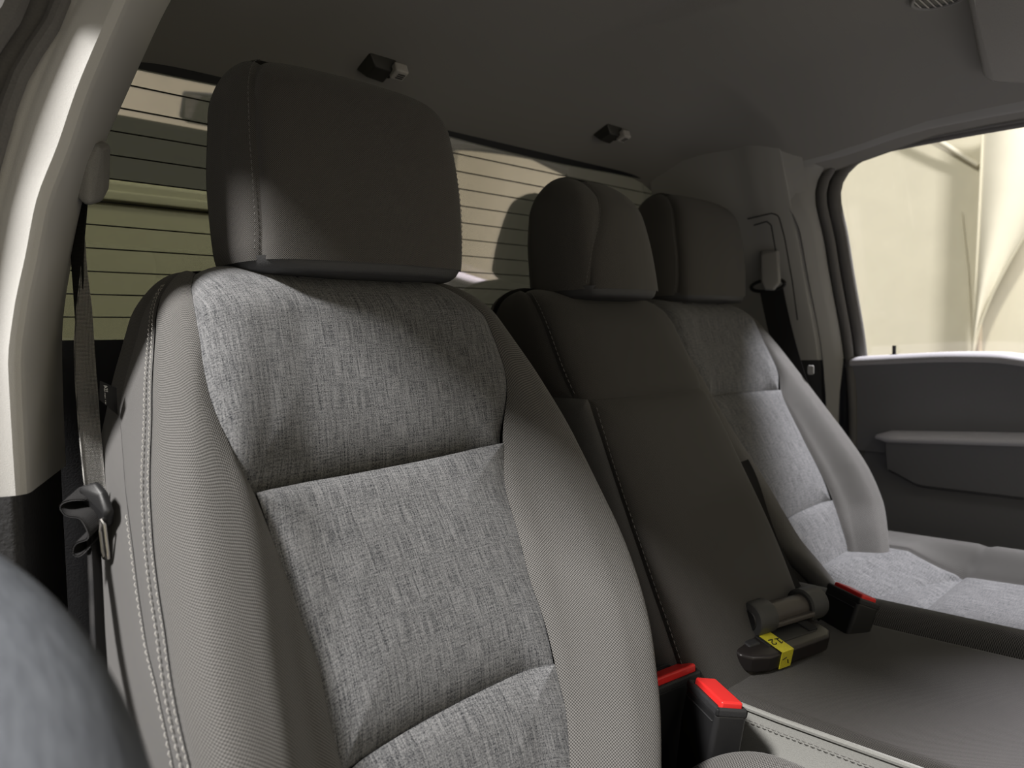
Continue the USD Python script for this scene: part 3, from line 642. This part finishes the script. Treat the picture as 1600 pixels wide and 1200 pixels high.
# ------------------------------------------------------------------ middle seat
mid = thing('car_seat', 'narrow dark middle seat with a small rounded headrest, between the two wide seats', 'seat', (-0.02, 0.45, 0.025), group='seats across the cab')
MSEC = [(0, 0, 0, 0), (0.2, 0.5, 0.001, 0), (0.30, 0.75, 0.004, 0), (0.37, 0.90, 0.010, 0), (0.42, 0.965, 0.020, 0), (0.50, 1.0, 0.050, 0), (0.62, 1.0, 0.10, 0), (0.72, 0.95, 0.125, 0), (0.86, 0.5, 0.135, 0), (1, 0, 0.135, 0)]
MY = [(0.40, 0.345), (0.50, 0.385), (0.60, 0.428), (0.70, 0.478), (0.78, 0.520), (0.86, 0.556), (0.92, 0.585)]
MW = [(0.40, 0.128), (0.55, 0.134), (0.70, 0.128), (0.78, 0.128), (0.86, 0.126), (0.92, 0.122)]
mbody = Body(-0.005, 0.0, 0.46, 0.905, MY, MW, [(0.4, 0), (0.92, 0)], MSEC, 0.05, 0.03, [(0.4, 0), (0.72, 0.0), (0.82, -0.012), (0.92, -0.016)])
mseam = mbody.locate([(830, 483), (853, 537), (873, 590), (884, 608)])
mlow = mbody.locate([(922, 630), (937, 683), (953, 733), (973, 793), (990, 843), (1030, 960)])
mh = mbody.locate([(930, 626), (987, 618), (1085, 603)])
tm1 = float(mh[:, 1].mean())
zero, one = const(0.0), const(1.0)
ml = curve_t(mseam); mlo = curve_t(mlow)
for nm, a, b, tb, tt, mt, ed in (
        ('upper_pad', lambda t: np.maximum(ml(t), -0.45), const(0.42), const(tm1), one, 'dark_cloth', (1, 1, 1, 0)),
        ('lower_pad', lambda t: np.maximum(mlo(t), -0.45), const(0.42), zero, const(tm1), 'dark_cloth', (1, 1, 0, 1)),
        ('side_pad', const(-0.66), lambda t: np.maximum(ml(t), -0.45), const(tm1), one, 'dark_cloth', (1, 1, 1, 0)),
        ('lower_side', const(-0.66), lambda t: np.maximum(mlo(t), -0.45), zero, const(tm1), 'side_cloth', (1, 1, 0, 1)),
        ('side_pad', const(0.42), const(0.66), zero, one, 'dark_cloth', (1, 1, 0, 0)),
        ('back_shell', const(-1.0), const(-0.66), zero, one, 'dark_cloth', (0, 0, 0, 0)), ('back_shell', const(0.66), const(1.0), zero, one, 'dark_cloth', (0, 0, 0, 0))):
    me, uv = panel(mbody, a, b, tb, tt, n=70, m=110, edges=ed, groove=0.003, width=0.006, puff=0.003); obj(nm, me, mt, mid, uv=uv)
S, T = np.meshgrid(np.linspace(-1, 1, 120), np.linspace(0, 1, 80)); C = mbody.P(S, T) - mbody.N(S, T) * 0.005
obj('foam_core', (C.reshape(-1, 3), grid_faces(80, 120)), 'seat_core', mid)
for f, ta_, tb_ in ((ml, tm1 + 0.01, 0.95), (mlo, 0.0, tm1 - 0.01)):
    T = np.linspace(ta_, tb_, 120); S = np.maximum(f(T), -0.45) + 0.022
    obj('stitching', stitches(mbody.P(S, T) + mbody.N(S, T) * 0.0015, mbody.N(S, T), 0.0068, 0.0044, 0.0005), 'dark_thread', mid, kind='stuff')
mhead = Body(-0.018, 0.0, 0.902, 1.048, [(0.90, 0.545), (0.94, 0.552), (1.00, 0.568), (1.05, 0.59)], [(0.90, 0.077), (0.95, 0.077), (1.00, 0.073), (1.05, 0.064)], [(0.90, 0), (1.1, 0)], HSEC, 0.05, 0.03, thick=[(0.90, 1.0), (0.95, 0.95), (1.05, 0.62)])
mhs = mhead.locate([(935, 306), (937, 347), (927, 392), (920, 449)])
mhl = curve_t(mhs)
headrest(mhead, mid, mhl, lambda t: np.full(np.shape(t), 0.47), 'headrest_cloth', posts=(-0.03, 0.03))

# middle cushion
def mtop(x, y):
    a = np.abs(np.asarray(x) - 0.0385) / 0.1445
    return 0.477 - 0.014 * np.clip((a - 0.92) / 0.08, 0, 1) ** 2 + 0.012 * np.clip((0.32 - y) / 0.4, 0, 1) - 0.05 * np.clip((-0.06 - y) / 0.10, 0, 1) ** 2
hx = UsdGeom.Xform.Define(stage, str(mid.GetPath()) + '/cushion').GetPrim()
a = np.linspace(-0.103, 0.180, 80); b = np.linspace(0.385, -0.16, 110); A, B = np.meshgrid(a, b)
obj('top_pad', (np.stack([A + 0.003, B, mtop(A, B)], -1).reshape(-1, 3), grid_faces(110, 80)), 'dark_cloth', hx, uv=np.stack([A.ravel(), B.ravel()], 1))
a = np.linspace(-0.103, 0.172, 60); b = np.linspace(0.45, 0.385, 30); A, B = np.meshgrid(a, b)
obj('rear_pad', (np.stack([A + 0.003, B, mtop(A, B) - 0.004 + 0.012 * ((B - 0.385) / 0.065)], -1).reshape(-1, 3), grid_faces(30, 60)), 'dark_cloth', hx, uv=np.stack([A.ravel(), B.ravel()], 1))
for sg in (-1, 1):
    rows = []
    for k in range(14):
        f = k / 13; rows.append([(0.003 + 0.0385 + sg * (0.1415 + 0.008 * math.sin(math.pi * min(1, f * 1.5))), y, float(mtop(0.0385 + sg * 0.1415, y)) * (1 - f) + 0.22 * f) for y in np.linspace(0.44, -0.16, 50)])
    obj('skirt', loft(rows, 0.004), 'skirt_cloth', hx, smooth=50, label='pale grey cloth skirt of the middle cushion')
    P_ = np.array([(0.0415 + sg * 0.1465, y, float(mtop(0.0385 + sg * 0.1415, y)) - 0.010) for y in np.linspace(0.42, -0.15, 120)])
    obj('piping', tube(P_ + np.array([-sg * 0.004, 0, 0.009]), 0.003, 8), 'skirt_cloth', hx)
    obj('stitching', stitches(P_ + np.array([sg * 0.002, 0, 0]), np.tile([sg * 1.0, 0, 0.2], (120, 1)), 0.006, 0.0042, 0.0005), 'dark_thread', hx, kind='stuff')
obj('base_box', rbox((0.22, 0.5, 0.2), 0.02, (0.028, 0.13, 0.20)), 'dark_plastic', hx)

# pivot tube at the foot of the middle backrest
pl, pr = np.array([0.026, 0.408, 0.507]), np.array([0.125, 0.383, 0.503])
pl, pr = CAM + (pl - CAM) * 0.955 - [0, -0.004, 0.001], CAM + (pr - CAM) * 0.965 + [0, 0.004, 0.002]
ax = (pr - pl) / np.linalg.norm(pr - pl)
hinge = UsdGeom.Xform.Define(stage, str(mid.GetPath()) + '/hinge').GetPrim()
obj('tube', tube(np.array([pl + ax * k for k in (0.0, 0.05, 0.10)]), 0.0135, 28), 'hinge_plastic', hinge)
obj('tube_flange', rbox((0.066, 0.012, 0.006), 0.002, pl + ax * 0.05 + np.array([0.0, -0.013, -0.006]), rot((0, 0, 1), -14)), 'hinge_plastic', hinge)
for p, sgn in ((pl, -1), (pr, 1)):
    q = [p + ax * sgn * k for k in (-0.022, -0.020, 0.006, 0.0085, 0.010)]
    obj('end_cap', tube(np.array(q), [0.017, 0.0195, 0.0195, 0.0185, 0.015], 32), 'seat_plastic', hinge)
    obj('cap_face', tube(np.array([p + ax * sgn * 0.0085, p + ax * sgn * 0.0115]), [0.0135, 0.012], 32), 'black_plastic', hinge)
    obj('rivet', tube(np.array([p + ax * sgn * 0.010, p + ax * sgn * 0.0135]), [0.002, 0.0016], 12), 'chrome', hinge)

# ------------------------------------------------------------------ buckles
def buckle(label, loc, rz, tilt, lean, open_=False, stalk=0.05):
    """a belt buckle: tapered body, framed mouth, red release button, stalk; built upright then leaned"""
    t = thing('seat_belt_buckle', label, 'buckle', loc, group='belt buckles with red buttons')
    o = np.array(loc, float)
    Rm = rot((0, 0, 1), rz) @ rot((0, 1, 0), lean) @ rot((1, 0, 0), tilt)
    def put(m): m = m.copy(); m.apply_transform(Rm); m.apply_translation(o); return m
    w, d, h = 0.050, 0.027, 0.075
    Rm = Rm @ np.diag([1.2, 1.2, 1.2, 1.0])
    body = hull_pts([(sx * (w / 2 - 0.004) * k, sy * (d / 2 - 0.004) * kk, z) for sx in (-1, 1) for sy in (-1, 1) for k, kk, z in ((1, 1, -0.006), (1, 1, -0.03), (0.80, 0.9, -h), (0.62, 0.8, -h - 0.018))], 0.004, 14)
    obj('body', put(body), 'black_plastic', t)
    rim = cat_([rbox((w, 0.004, 0.007), 0.002, (0, sy * (d / 2 - 0.002), -0.002)) for sy in (-1, 1)] + [rbox((0.004, d, 0.007), 0.002, (sx * (w / 2 - 0.002), 0, -0.002)) for sx in (-1, 1)])
    obj('mouth_rim', put(rim), 'dark_plastic', t)
    if not open_:
        btn = hull_pts([(sx * 0.0195, y, z) for sx in (-1, 1) for y, z in ((-0.0065, -0.004), (-0.0065, 0.0035), (0.0085, 0.0035), (0.0085, -0.004))], 0.0018, 10)
        notch = rbox((0.014, 0.004, 0.002), 0.001, (0, -0.0062, 0.0052))
    else:
        btn = hull_pts([(sx * 0.0195, y, z) for sx in (-1, 1) for y, z in ((-0.004, -0.006), (-0.004, 0.001), (0.0085, 0.0055), (0.0085, -0.004))], 0.0018, 10)
        notch = rbox((0.014, 0.006, 0.002), 0.001, (0, -0.0045, 0.003))
    b = obj('release_button', put(btn), 'red_plastic', t, label='red release button')
    obj('slot', put(rbox((0.036, 0.004, 0.004), 0.001, (0, -0.0105, -0.001))), 'seam_shadow', t)
    ridge = cat_([rbox((w * 0.86, 0.0016, 0.0012), 0.0005, (0, -d / 2 - 0.0002, -0.010))])
    obj('ridge', put(ridge), 'dark_plastic', t)
    disc = trimesh.creation.cylinder(0.010, 0.0012, sections=30); disc.apply_transform(rot((1, 0, 0), 90)); disc.apply_translation((0.004, -d / 2 + 0.002, -h - 0.004))
    obj('push_mark', put(disc), 'dark_plastic', t)
    st = ribbon([(0, 0, -h - 0.01), (0, 0, -h - stalk * 0.5), (0.0, 0.004, -h - stalk)], [(1, 0, 0)] * 3, 0.030, 0.004)
    v = trimesh.Trimesh(*st[0], process=False); obj('stalk', put(v), 'dark_plastic', t)
    return t
buckle('black buckle with bright red button standing in front of the middle seat, nearest the camera', (-0.156, 0.352, 0.500), 240, -12, 0)
buckle('black buckle with red button half hidden behind the nearest seat', (-0.150, 0.410, 0.500), 165, -4, 4, True)
buckle('black buckle with red button lying between the middle and the farthest seat', (0.166, 0.352, 0.513), 240, -22, 0)

# ------------------------------------------------------------------ key fob with tape
key = thing('key_fob', 'black key fob with a yellow tape band lying on the middle seat', 'key', (0.012, 0.374, 0.476))
ko = np.array([0.008, 0.373, 0.4955])
KR = rot((0, 0, 1), -13) @ rot((1, 0, 0), 13) @ np.diag([1.48, 1.3, 1.15, 1.0])
def kput(m): m = m.copy(); m.apply_transform(KR); m.apply_translation(ko); return m
shell = hull_pts([(x, y, z) for x, yy in ((-0.045, 0.006), (-0.040, 0.012), (-0.028, 0.0165), (0.036, 0.0165), (0.042, 0.012)) for y in (-yy, yy) for z in (-0.006, 0.005)], 0.0035, 12)
obj('shell', kput(shell), 'key_plastic', key)
ch = hull_pts([(x, y, z) for x in (-0.02, 0.032) for y in (-0.009, 0.009) for z in (0.006, 0.0084)], 0.001, 8)
obj('button_plate', kput(ch), 'black_plastic', key)
obj('lanyard_slot', kput(rbox((0.010, 0.018, 0.003), 0.001, (0.030, 0.0, 0.0092))), 'seam_shadow', key)
obj('button', kput(rbox((0.012, 0.008, 0.003), 0.0015, (-0.030, 0.0, 0.0085))), 'dark_plastic', key)
tape = cat_([rbox((0.0125, 0.0412, 0.0008), 0.0003, (-0.012, 0, 0.0094)), rbox((0.0125, 0.0008, 0.0185), 0.0003, (-0.012, -0.0205, 0.0004)), rbox((0.0125, 0.0008, 0.0185), 0.0003, (-0.012, 0.0205, 0.0004))])
tp = obj('tape_band', kput(tape), 'yellow_tape', key, label='yellow tape band with the handwritten number 12')
tx = meshkit.text_mesh('12', 0.0068, 0.0005); tx.apply_translation(-tx.bounds.mean(0)); tx.apply_transform(rot((0, 0, 1), 172)); tx.apply_translation((-0.012, -0.008, 0.0101))
obj('number', kput(tx), 'ink', tp and key)
for k, (dx, dz, a) in enumerate(((-0.0025, 0.002, 70), (0.0020, -0.0025, -15))):
    obj('ink_mark', kput(rbox((0.0009, 0.0005, 0.0045), 0.0002, (-0.012 + dx, -0.0211, dz), rot((0, 1, 0), a))), 'ink', key)

# ------------------------------------------------------------------ belts
belt = thing('seat_belt', 'grey woven seat belt hanging from the near pillar beside the nearest seat', 'seat belt', (-0.60, 0.70, 0.96))
def bp(px, py, d): return CAM + ray(px, py) * d
ys_ = np.array([372, 400, 430, 480, 530, 600, 680, 765]); cx_ = np.array([131.5, 132, 132, 132.5, 132.5, 136, 142, 150]); wv = np.array([2, 4, 8, 17, 21.5, 24, 24, 23])
dd_ = np.interp(ys_, [318, 480, 765], [0.62, 0.595, 0.51])
P0 = resample([bp(x, y, d) for x, y, d in zip(cx_, ys_, dd_)], 60); W0 = np.array([RGT * 0.55 + 0.83 * (p - CAM) / np.linalg.norm(p - CAM) for p in P0])
me, uv = ribbon(P0, W0, np.interp(np.linspace(0, 1, 60), (ys_ - 372) / 393.0, wv * dd_ / FPX / 0.55)); obj('webbing', me, 'strap_cloth', belt, uv=uv)
ys_ = np.array([312, 350, 388, 430, 480, 530, 560]); cx_ = np.array([131, 125, 120, 120.5, 121, 122, 124]); wv = np.array([10, 18, 24, 20, 12, 6, 2])
dd_ = np.interp(ys_, [318, 480, 765], [0.62, 0.597, 0.515])
P1 = resample([bp(x, y, d) for x, y, d in zip(cx_, ys_, dd_)], 40); W1 = np.array([RGT * 0.6 - 0.8 * (p - CAM) / np.linalg.norm(p - CAM) for p in P1])
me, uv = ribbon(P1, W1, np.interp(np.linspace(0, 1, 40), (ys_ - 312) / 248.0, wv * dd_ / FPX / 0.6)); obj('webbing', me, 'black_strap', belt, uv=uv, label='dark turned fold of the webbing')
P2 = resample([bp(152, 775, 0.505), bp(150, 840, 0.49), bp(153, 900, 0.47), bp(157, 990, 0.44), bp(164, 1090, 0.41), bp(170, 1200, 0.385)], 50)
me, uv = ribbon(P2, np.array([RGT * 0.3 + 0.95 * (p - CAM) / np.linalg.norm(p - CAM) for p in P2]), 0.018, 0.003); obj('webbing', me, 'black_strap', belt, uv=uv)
# bunched loop of webbing at the tongue
lp = resample([bp(148, 772, 0.50), bp(122, 772, 0.497), bp(108, 780, 0.497), bp(113, 790, 0.495), bp(132, 795, 0.49), bp(146, 808, 0.485), bp(150, 830, 0.482), bp(132, 838, 0.482), bp(128, 848, 0.482), bp(146, 846, 0.48)], 60)
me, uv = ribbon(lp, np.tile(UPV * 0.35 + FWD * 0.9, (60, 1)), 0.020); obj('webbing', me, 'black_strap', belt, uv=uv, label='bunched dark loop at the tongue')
tongue = hull_pts([bp(134, 766, 0.497), bp(150, 762, 0.495), bp(160, 775, 0.49), bp(168, 800, 0.487), bp(168, 815, 0.49), bp(158, 808, 0.495), bp(140, 785, 0.50)], 0.0038, 12)
obj('tongue_grip', tongue, 'black_plastic', belt, label='black plastic tongue grip')
tp_ = np.array([bp(158, 812, 0.485), bp(163, 820, 0.484), bp(168, 862, 0.482), bp(169, 872, 0.482), bp(163, 872, 0.484), bp(160, 862, 0.485), bp(156, 830, 0.487)])
pl_ = tube(resample(np.vstack([tp_, tp_[:1]]), 40, False), 0.0013, 8)
obj('tongue_plate', pl_, 'chrome', belt, label='bright metal tongue plate')
cv = hull_pts([bp(150, 236, 0.605), bp(160, 232, 0.62), bp(160, 262, 0.62), bp(158, 290, 0.62), bp(150, 305, 0.61), bp(138, 309, 0.60), bp(128, 300, 0.60), bp(140, 255, 0.60), bp(145, 300, 0.66), bp(150, 240, 0.66)], 0.006, 16)
obj('guide_cover', cv, 'belt_cover', belt, label='light grey moulded cover of the upper belt guide', smooth=60)

fb = thing('seat_belt', 'dark seat belt behind the farthest seat, hanging from its grey pillar guide', 'seat belt', (0.60, 0.75, 0.92))
def fpx(px, py, x): return hit(px, py, 0, x)
q = [fpx(1205, 452, 0.605), fpx(1215, 500, 0.610), fpx(1228, 550, 0.615), fpx(1243, 600, 0.620), fpx(1260, 680, 0.620)]
q = resample(q, 40); me, uv = ribbon(q, np.tile([0.15, -1.0, 0.15], (40, 1)), 0.046); obj('webbing', me, 'black_strap', fb, uv=uv)
g = hull_pts([fpx(1193, 395, 0.605), fpx(1212, 395, 0.605), fpx(1194, 440, 0.595), fpx(1198, 449, 0.595), fpx(1215, 440, 0.600), fpx(1208, 449, 0.598), fpx(1193, 400, 0.60), fpx(1212, 440, 0.60)], 0.006, 16)
obj('guide_cover', g, 'belt_cover', fb, smooth=60, label='grey moulded guide cover')
rg = [fpx(1200 + 26 * math.cos(a), 446 + 9 * math.sin(a) - 0.12 * 26 * math.cos(a), 0.608) for a in np.linspace(0, 2 * math.pi, 30)]
obj('guide_ring', tube(np.array(rg), 0.0035, 10), 'black_plastic', fb)
rb = fpx(1267, 578, 0.60); obj('stop_button', rbox((0.006, 0.012, 0.018), 0.003, rb), 'belt_cover', fb)

mb = thing('seat_belt', 'black belt strap tucked between the middle and the farthest seat', 'seat belt', (0.16, 0.45, 0.53))
q = resample([hit(1150, 725, 0, 0.168), hit(1168, 765, 0, 0.165), hit(1185, 820, 0, 0.163), hit(1205, 870, 0, 0.158), hit(1232, 925, 0, 0.150)], 40)
me, uv = ribbon(q, np.tile([0.9, -0.5, 0.3], (40, 1)), 0.040); obj('webbing', me, 'black_strap', mb, uv=uv)
e = hit(1248, 938, 0, 0.148)
obj('tongue_grip', hull_pts([e + np.array(v) for v in ((-0.018, 0, 0.012), (0.018, -0.006, 0.010), (-0.012, -0.004, -0.016), (0.014, -0.008, -0.018), (0, 0.01, 0.006))], 0.004, 12), 'black_plastic', mb)
obj('tongue_plate', rbox((0.012, 0.003, 0.010), 0.001, e + np.array([0.016, -0.010, 0.010])), 'chrome', mb)

# ------------------------------------------------------------------ ceiling fittings
def coat_hook(px, py, label):
    y = 0.80
    for _ in range(60):
        P = hit(px, py, 1, y); y += (ceil_z(P[0], P[1]) - P[2]) * -0.4 if False else 0
        break
    # march along the ray to the headliner
    d = ray(px, py); ts = np.linspace(0.4, 2.0, 4000); Q = CAM + d * ts[:, None]; k = np.argmax(Q[:, 2] > ceil_z(Q[:, 0], Q[:, 1])); P = Q[k]
    e = 1e-3; n = np.array([ceil_z(P[0] + e, P[1]) - ceil_z(P[0] - e, P[1]), ceil_z(P[0], P[1] + e) - ceil_z(P[0], P[1] - e), -2 * e]); n = n / np.linalg.norm(n)
    t = thing('coat_hook', label, 'hook', P, group='coat hooks on the headliner')
    xa = np.array([1.0, 0, 0]); ya = np.cross(n, xa); ya /= np.linalg.norm(ya); xa = np.cross(ya, n)
    Rm = np.eye(4); Rm[:3, 0] = xa; Rm[:3, 1] = ya; Rm[:3, 2] = n
    def put(m): m = m.copy(); m.apply_transform(Rm); m.apply_translation(P); return m
    obj('base', put(hull_pts([(x, y, z) for x, y, z in ((-0.020, -0.014, 0), (0.016, -0.014, 0), (-0.020, 0.016, 0), (0.016, 0.016, 0), (-0.012, -0.010, 0.010), (0.010, -0.010, 0.012), (-0.012, 0.010, 0.010), (0.010, 0.010, 0.012))], 0.003, 12)), 'hook_dark', t)
    obj('arm', put(hull_pts([(0.004, -0.006, 0.008), (0.004, 0.006, 0.008), (0.014, 0.000, 0.012), (0.014, 0.014, 0.012), (0.022, 0.000, 0.006), (0.022, 0.014, 0.006)], 0.003, 10)), 'hook_dark', t)
    obj('tip', put(rbox((0.020, 0.019, 0.014), 0.0025, (0.021, 0.014, 0.013))), 'hook_grey', t, label='grey ribbed tip')
    for k in range(3): obj('rib', put(rbox((0.011, 0.0018, 0.0012), 0.0005, (0.022, 0.010 + 0.0036 * k, 0.0204))), 'hook_dark', t)
    return t
coat_hook(590, 103, 'grey coat hook on the headliner above the nearest headrest')
coat_hook(950, 206, 'grey coat hook on the headliner above the middle headrest')

def ceil_hit(px, py):
    d = ray(px, py); ts = np.linspace(0.2, 2.5, 6000); Q = CAM + d * ts[:, None]; return Q[np.argmax(Q[:, 2] > ceil_z(Q[:, 0], Q[:, 1]))]
gpos = ceil_hit(1470, -9)
gr = thing('ceiling_grille', 'small round grille with a pale ring in the headliner at the top edge', 'grille', gpos)
th = np.linspace(0, 2 * math.pi, 40)
obj('ring', tube(np.stack([gpos[0] + 0.031 * np.cos(th), gpos[1] + 0.031 * np.sin(th), np.full(40, gpos[2] - 0.003)], 1), 0.0024, 8), 'belt_cover', gr)
obj('mesh_disc', trimesh.creation.cylinder(0.030, 0.004, sections=40).apply_translation(gpos - np.array([0, 0, 0.001])), 'hook_dark', gr)
for k in range(-4, 5):
    w_ = math.sqrt(max(0.0, 0.030 ** 2 - (k * 0.0065) ** 2)); obj('bar', rbox((2 * w_, 0.0018, 0.001), 0.0004, gpos + np.array([0, k * 0.0065, -0.0035])), 'hook_grey', gr)

vis = thing('sun_visor', 'pale grey cloth sun visor folded against the headliner at the top right corner', 'visor')
c0 = ceil_hit(1535, 95); c1 = ceil_hit(1700, 118); c2 = ceil_hit(1535, -40); 
vp = [ceil_hit(1522, -30), ceil_hit(1537, 60), ceil_hit(1545, 98), ceil_hit(1556, 107), ceil_hit(1640, 108), ceil_hit(1760, 112), ceil_hit(1640, -80)]
obj('pad', hull_pts([p - np.array([0, 0, 0.012]) for p in vp], 0.007, 14), 'visor_cloth', vis, smooth=60)
obj('seam_line', tube(resample([p - np.array([0, 0, 0.0195]) for p in (vp[0], vp[1], vp[2], vp[3], vp[4])], 40, False), 0.0008, 6), 'belt_cover', vis)

# inside mirror, seen only as a reflection in the rear window
mir_ = thing('rear_view_mirror', 'inside mirror reflected in the rear window at the top left', 'mirror', (0.0, -0.03, 1.12))
mo = np.array([0.0, -0.03, 1.12])
shell = hull_pts([mo + np.array(v) for v in ((-0.115, 0, -0.026), (-0.10, 0, -0.034), (0.10, 0, -0.034), (0.115, 0, -0.026), (-0.11, 0, 0.026), (0.11, 0, 0.026), (-0.05, 0, 0.034), (0.05, 0, 0.034), (-0.07, -0.022, 0), (0.07, -0.022, 0))], 0.006, 14)
obj('housing', shell, 'mirror_black', mir_)
obj('glass', rbox((0.222, 0.002, 0.058), 0.001, mo + np.array([0, 0.0062, 0])), 'mirror_glass', mir_)
obj('stem', tube([mo + np.array([0, -0.02, 0.0]), mo + np.array([0, -0.05, 0.04]), mo + np.array([0, -0.06, 0.09])], 0.010, 12), 'mirror_black', mir_)

# ------------------------------------------------------------------ outside: curtain, olive bulkhead, hall
hx_ = 3.3
def sheet(name, label, pts_uv, x0, mat_, amp, freq, seed, cat='curtain'):
    pass
cur = thing('tarp_curtain', 'large cream tarp curtain hanging beyond the far door window', 'curtain', (hx_, 1.0, -0.4))
ya = np.linspace(-3.4, 2.25, 180); za = np.linspace(-0.45, 3.6, 70); Yg, Zg = np.meshgrid(ya, za)
fold = 0.018 * np.sin(Yg * 5.3 + 0.6 * np.sin(Zg * 1.4)) + 0.03 * meshkit.fbm(np.stack([Yg * 1.2, Zg * 0.8, Zg * 0], -1), 3, 5)
obj('sheet', loft(np.stack([hx_ + fold, Yg, Zg], -1), 0.004, (1, 0, 0)), 'cream_tarp', cur, smooth=60)
# hem seams of the sheet
def cpt(px, py, off): P = hit(px, py, 0, hx_ + off); return P
obj('hem', tube(resample([cpt(1502, 330, -0.03), cpt(1512, 420, -0.03), cpt(1520, 560, -0.03)], 20, False), 0.004, 6), 'cream_tarp', cur)
flap = thing('tarp_flap', 'pale cream tarp flap with a slanted hem, overlapping the curtain at the right', 'curtain', (hx_ - 0.2, 0.3, 0.2))
outl = [cpt(1537, 150, -0.16), cpt(1530, 330, -0.16), cpt(1525, 440, -0.16), cpt(1520, 575, -0.16)]
right = [cpt(1700, 100, -0.22), cpt(1640, 300, -0.24), cpt(1603, 365, -0.22), cpt(1522, 545, -0.17)]
A_, B_ = resample(outl, 40), resample(right, 40)
rows = [A_ * (1 - k) + B_ * k + np.array([-0.02 * math.sin(k * 6), 0, 0]) for k in np.linspace(0, 1, 24)]
obj('sheet', loft(rows, 0.004, (1, 0, 0)), 'cream_tarp_light', flap, smooth=60)
obj('hem', tube(B_ + np.array([-0.004, 0, 0]), 0.005, 8), 'cream_tarp', flap)
obj('hem', tube(A_ + np.array([-0.004, 0, 0]), 0.004, 8), 'cream_tarp', flap)
obj('stay_bar', tube([cpt(1425, 196, -0.045), cpt(1480, 228, -0.045), cpt(1529, 258, -0.045)], 0.011, 12), 'cream_tarp_light', cur, label='pale slanted stay bar')
pt = cpt(1532, 520, -0.07)
post = obj('tarp_post', tube([(pt[0], pt[1], -0.455), (pt[0], pt[1], 0.4), (pt[0] - 0.002, pt[1] + 0.01, pt[2] + 0.12)], 0.015, 14), 'tarp_pole', label='brown upright post below the tarp flap', cat='post')

kb = thing('olive_panel', 'olive painted panel standing outside the rear window', 'panel', (-0.75, 1.5, -0.4))
kt = hit(164, 276, 1, 1.50)[2]; kt2 = hit(330, 297, 1, 1.5)[2]
obj('board', rbox((1.9, 0.05, kt + 0.45), 0.012, (-0.95, 1.525, (kt - 0.45) / 2)), 'khaki_paint', kb)
obj('top_rail', rbox((1.9, 0.012, 0.02), 0.004, (-0.95, 1.496, kt - 0.035)), 'khaki_paint', kb)
obj('hall_floor', rbox((14, 14, 0.05), 0.01, (0, 0, -0.48)), 'hall_floor', kind='structure')
fr_ = loft([[(x, -4.5 + 0.1 * math.sin(3 * x), z) for x in np.linspace(-5, 5, 60)] for z in np.linspace(-0.45, 3.6, 20)], 0.01, (0, -1, 0))
obj('tarp_wall', fr_, 'cream_tarp', label='pale tarp hanging in front of the cab, mirrored at the top left of the rear window', cat='curtain')

# ------------------------------------------------------------------ blurred cloth in the foreground
pts = [bp(-190, 905, 0.26), bp(-100, 972, 0.235), bp(-22, 1070, 0.215), bp(35, 1220, 0.195), bp(65, 1400, 0.18)]
Pq = resample(pts, 60); rad = np.interp(np.linspace(0, 1, 60), [0, 0.3, 1], [0.022, 0.026, 0.030])
q = tube(Pq, rad, 60)
uvq = np.vstack([np.stack([np.tile(np.linspace(0, 0.17, 60), 60), np.repeat(np.linspace(0, 0.3, 60), 60)], 1), [[0, 0], [0, 0.3]]])
obj('grey_cloth', (np.array(q.vertices), np.array(q.faces)), 'foreground_cloth', uv=uvq, label='blurred blue-grey cloth bulging in at the bottom left corner', cat='cloth')
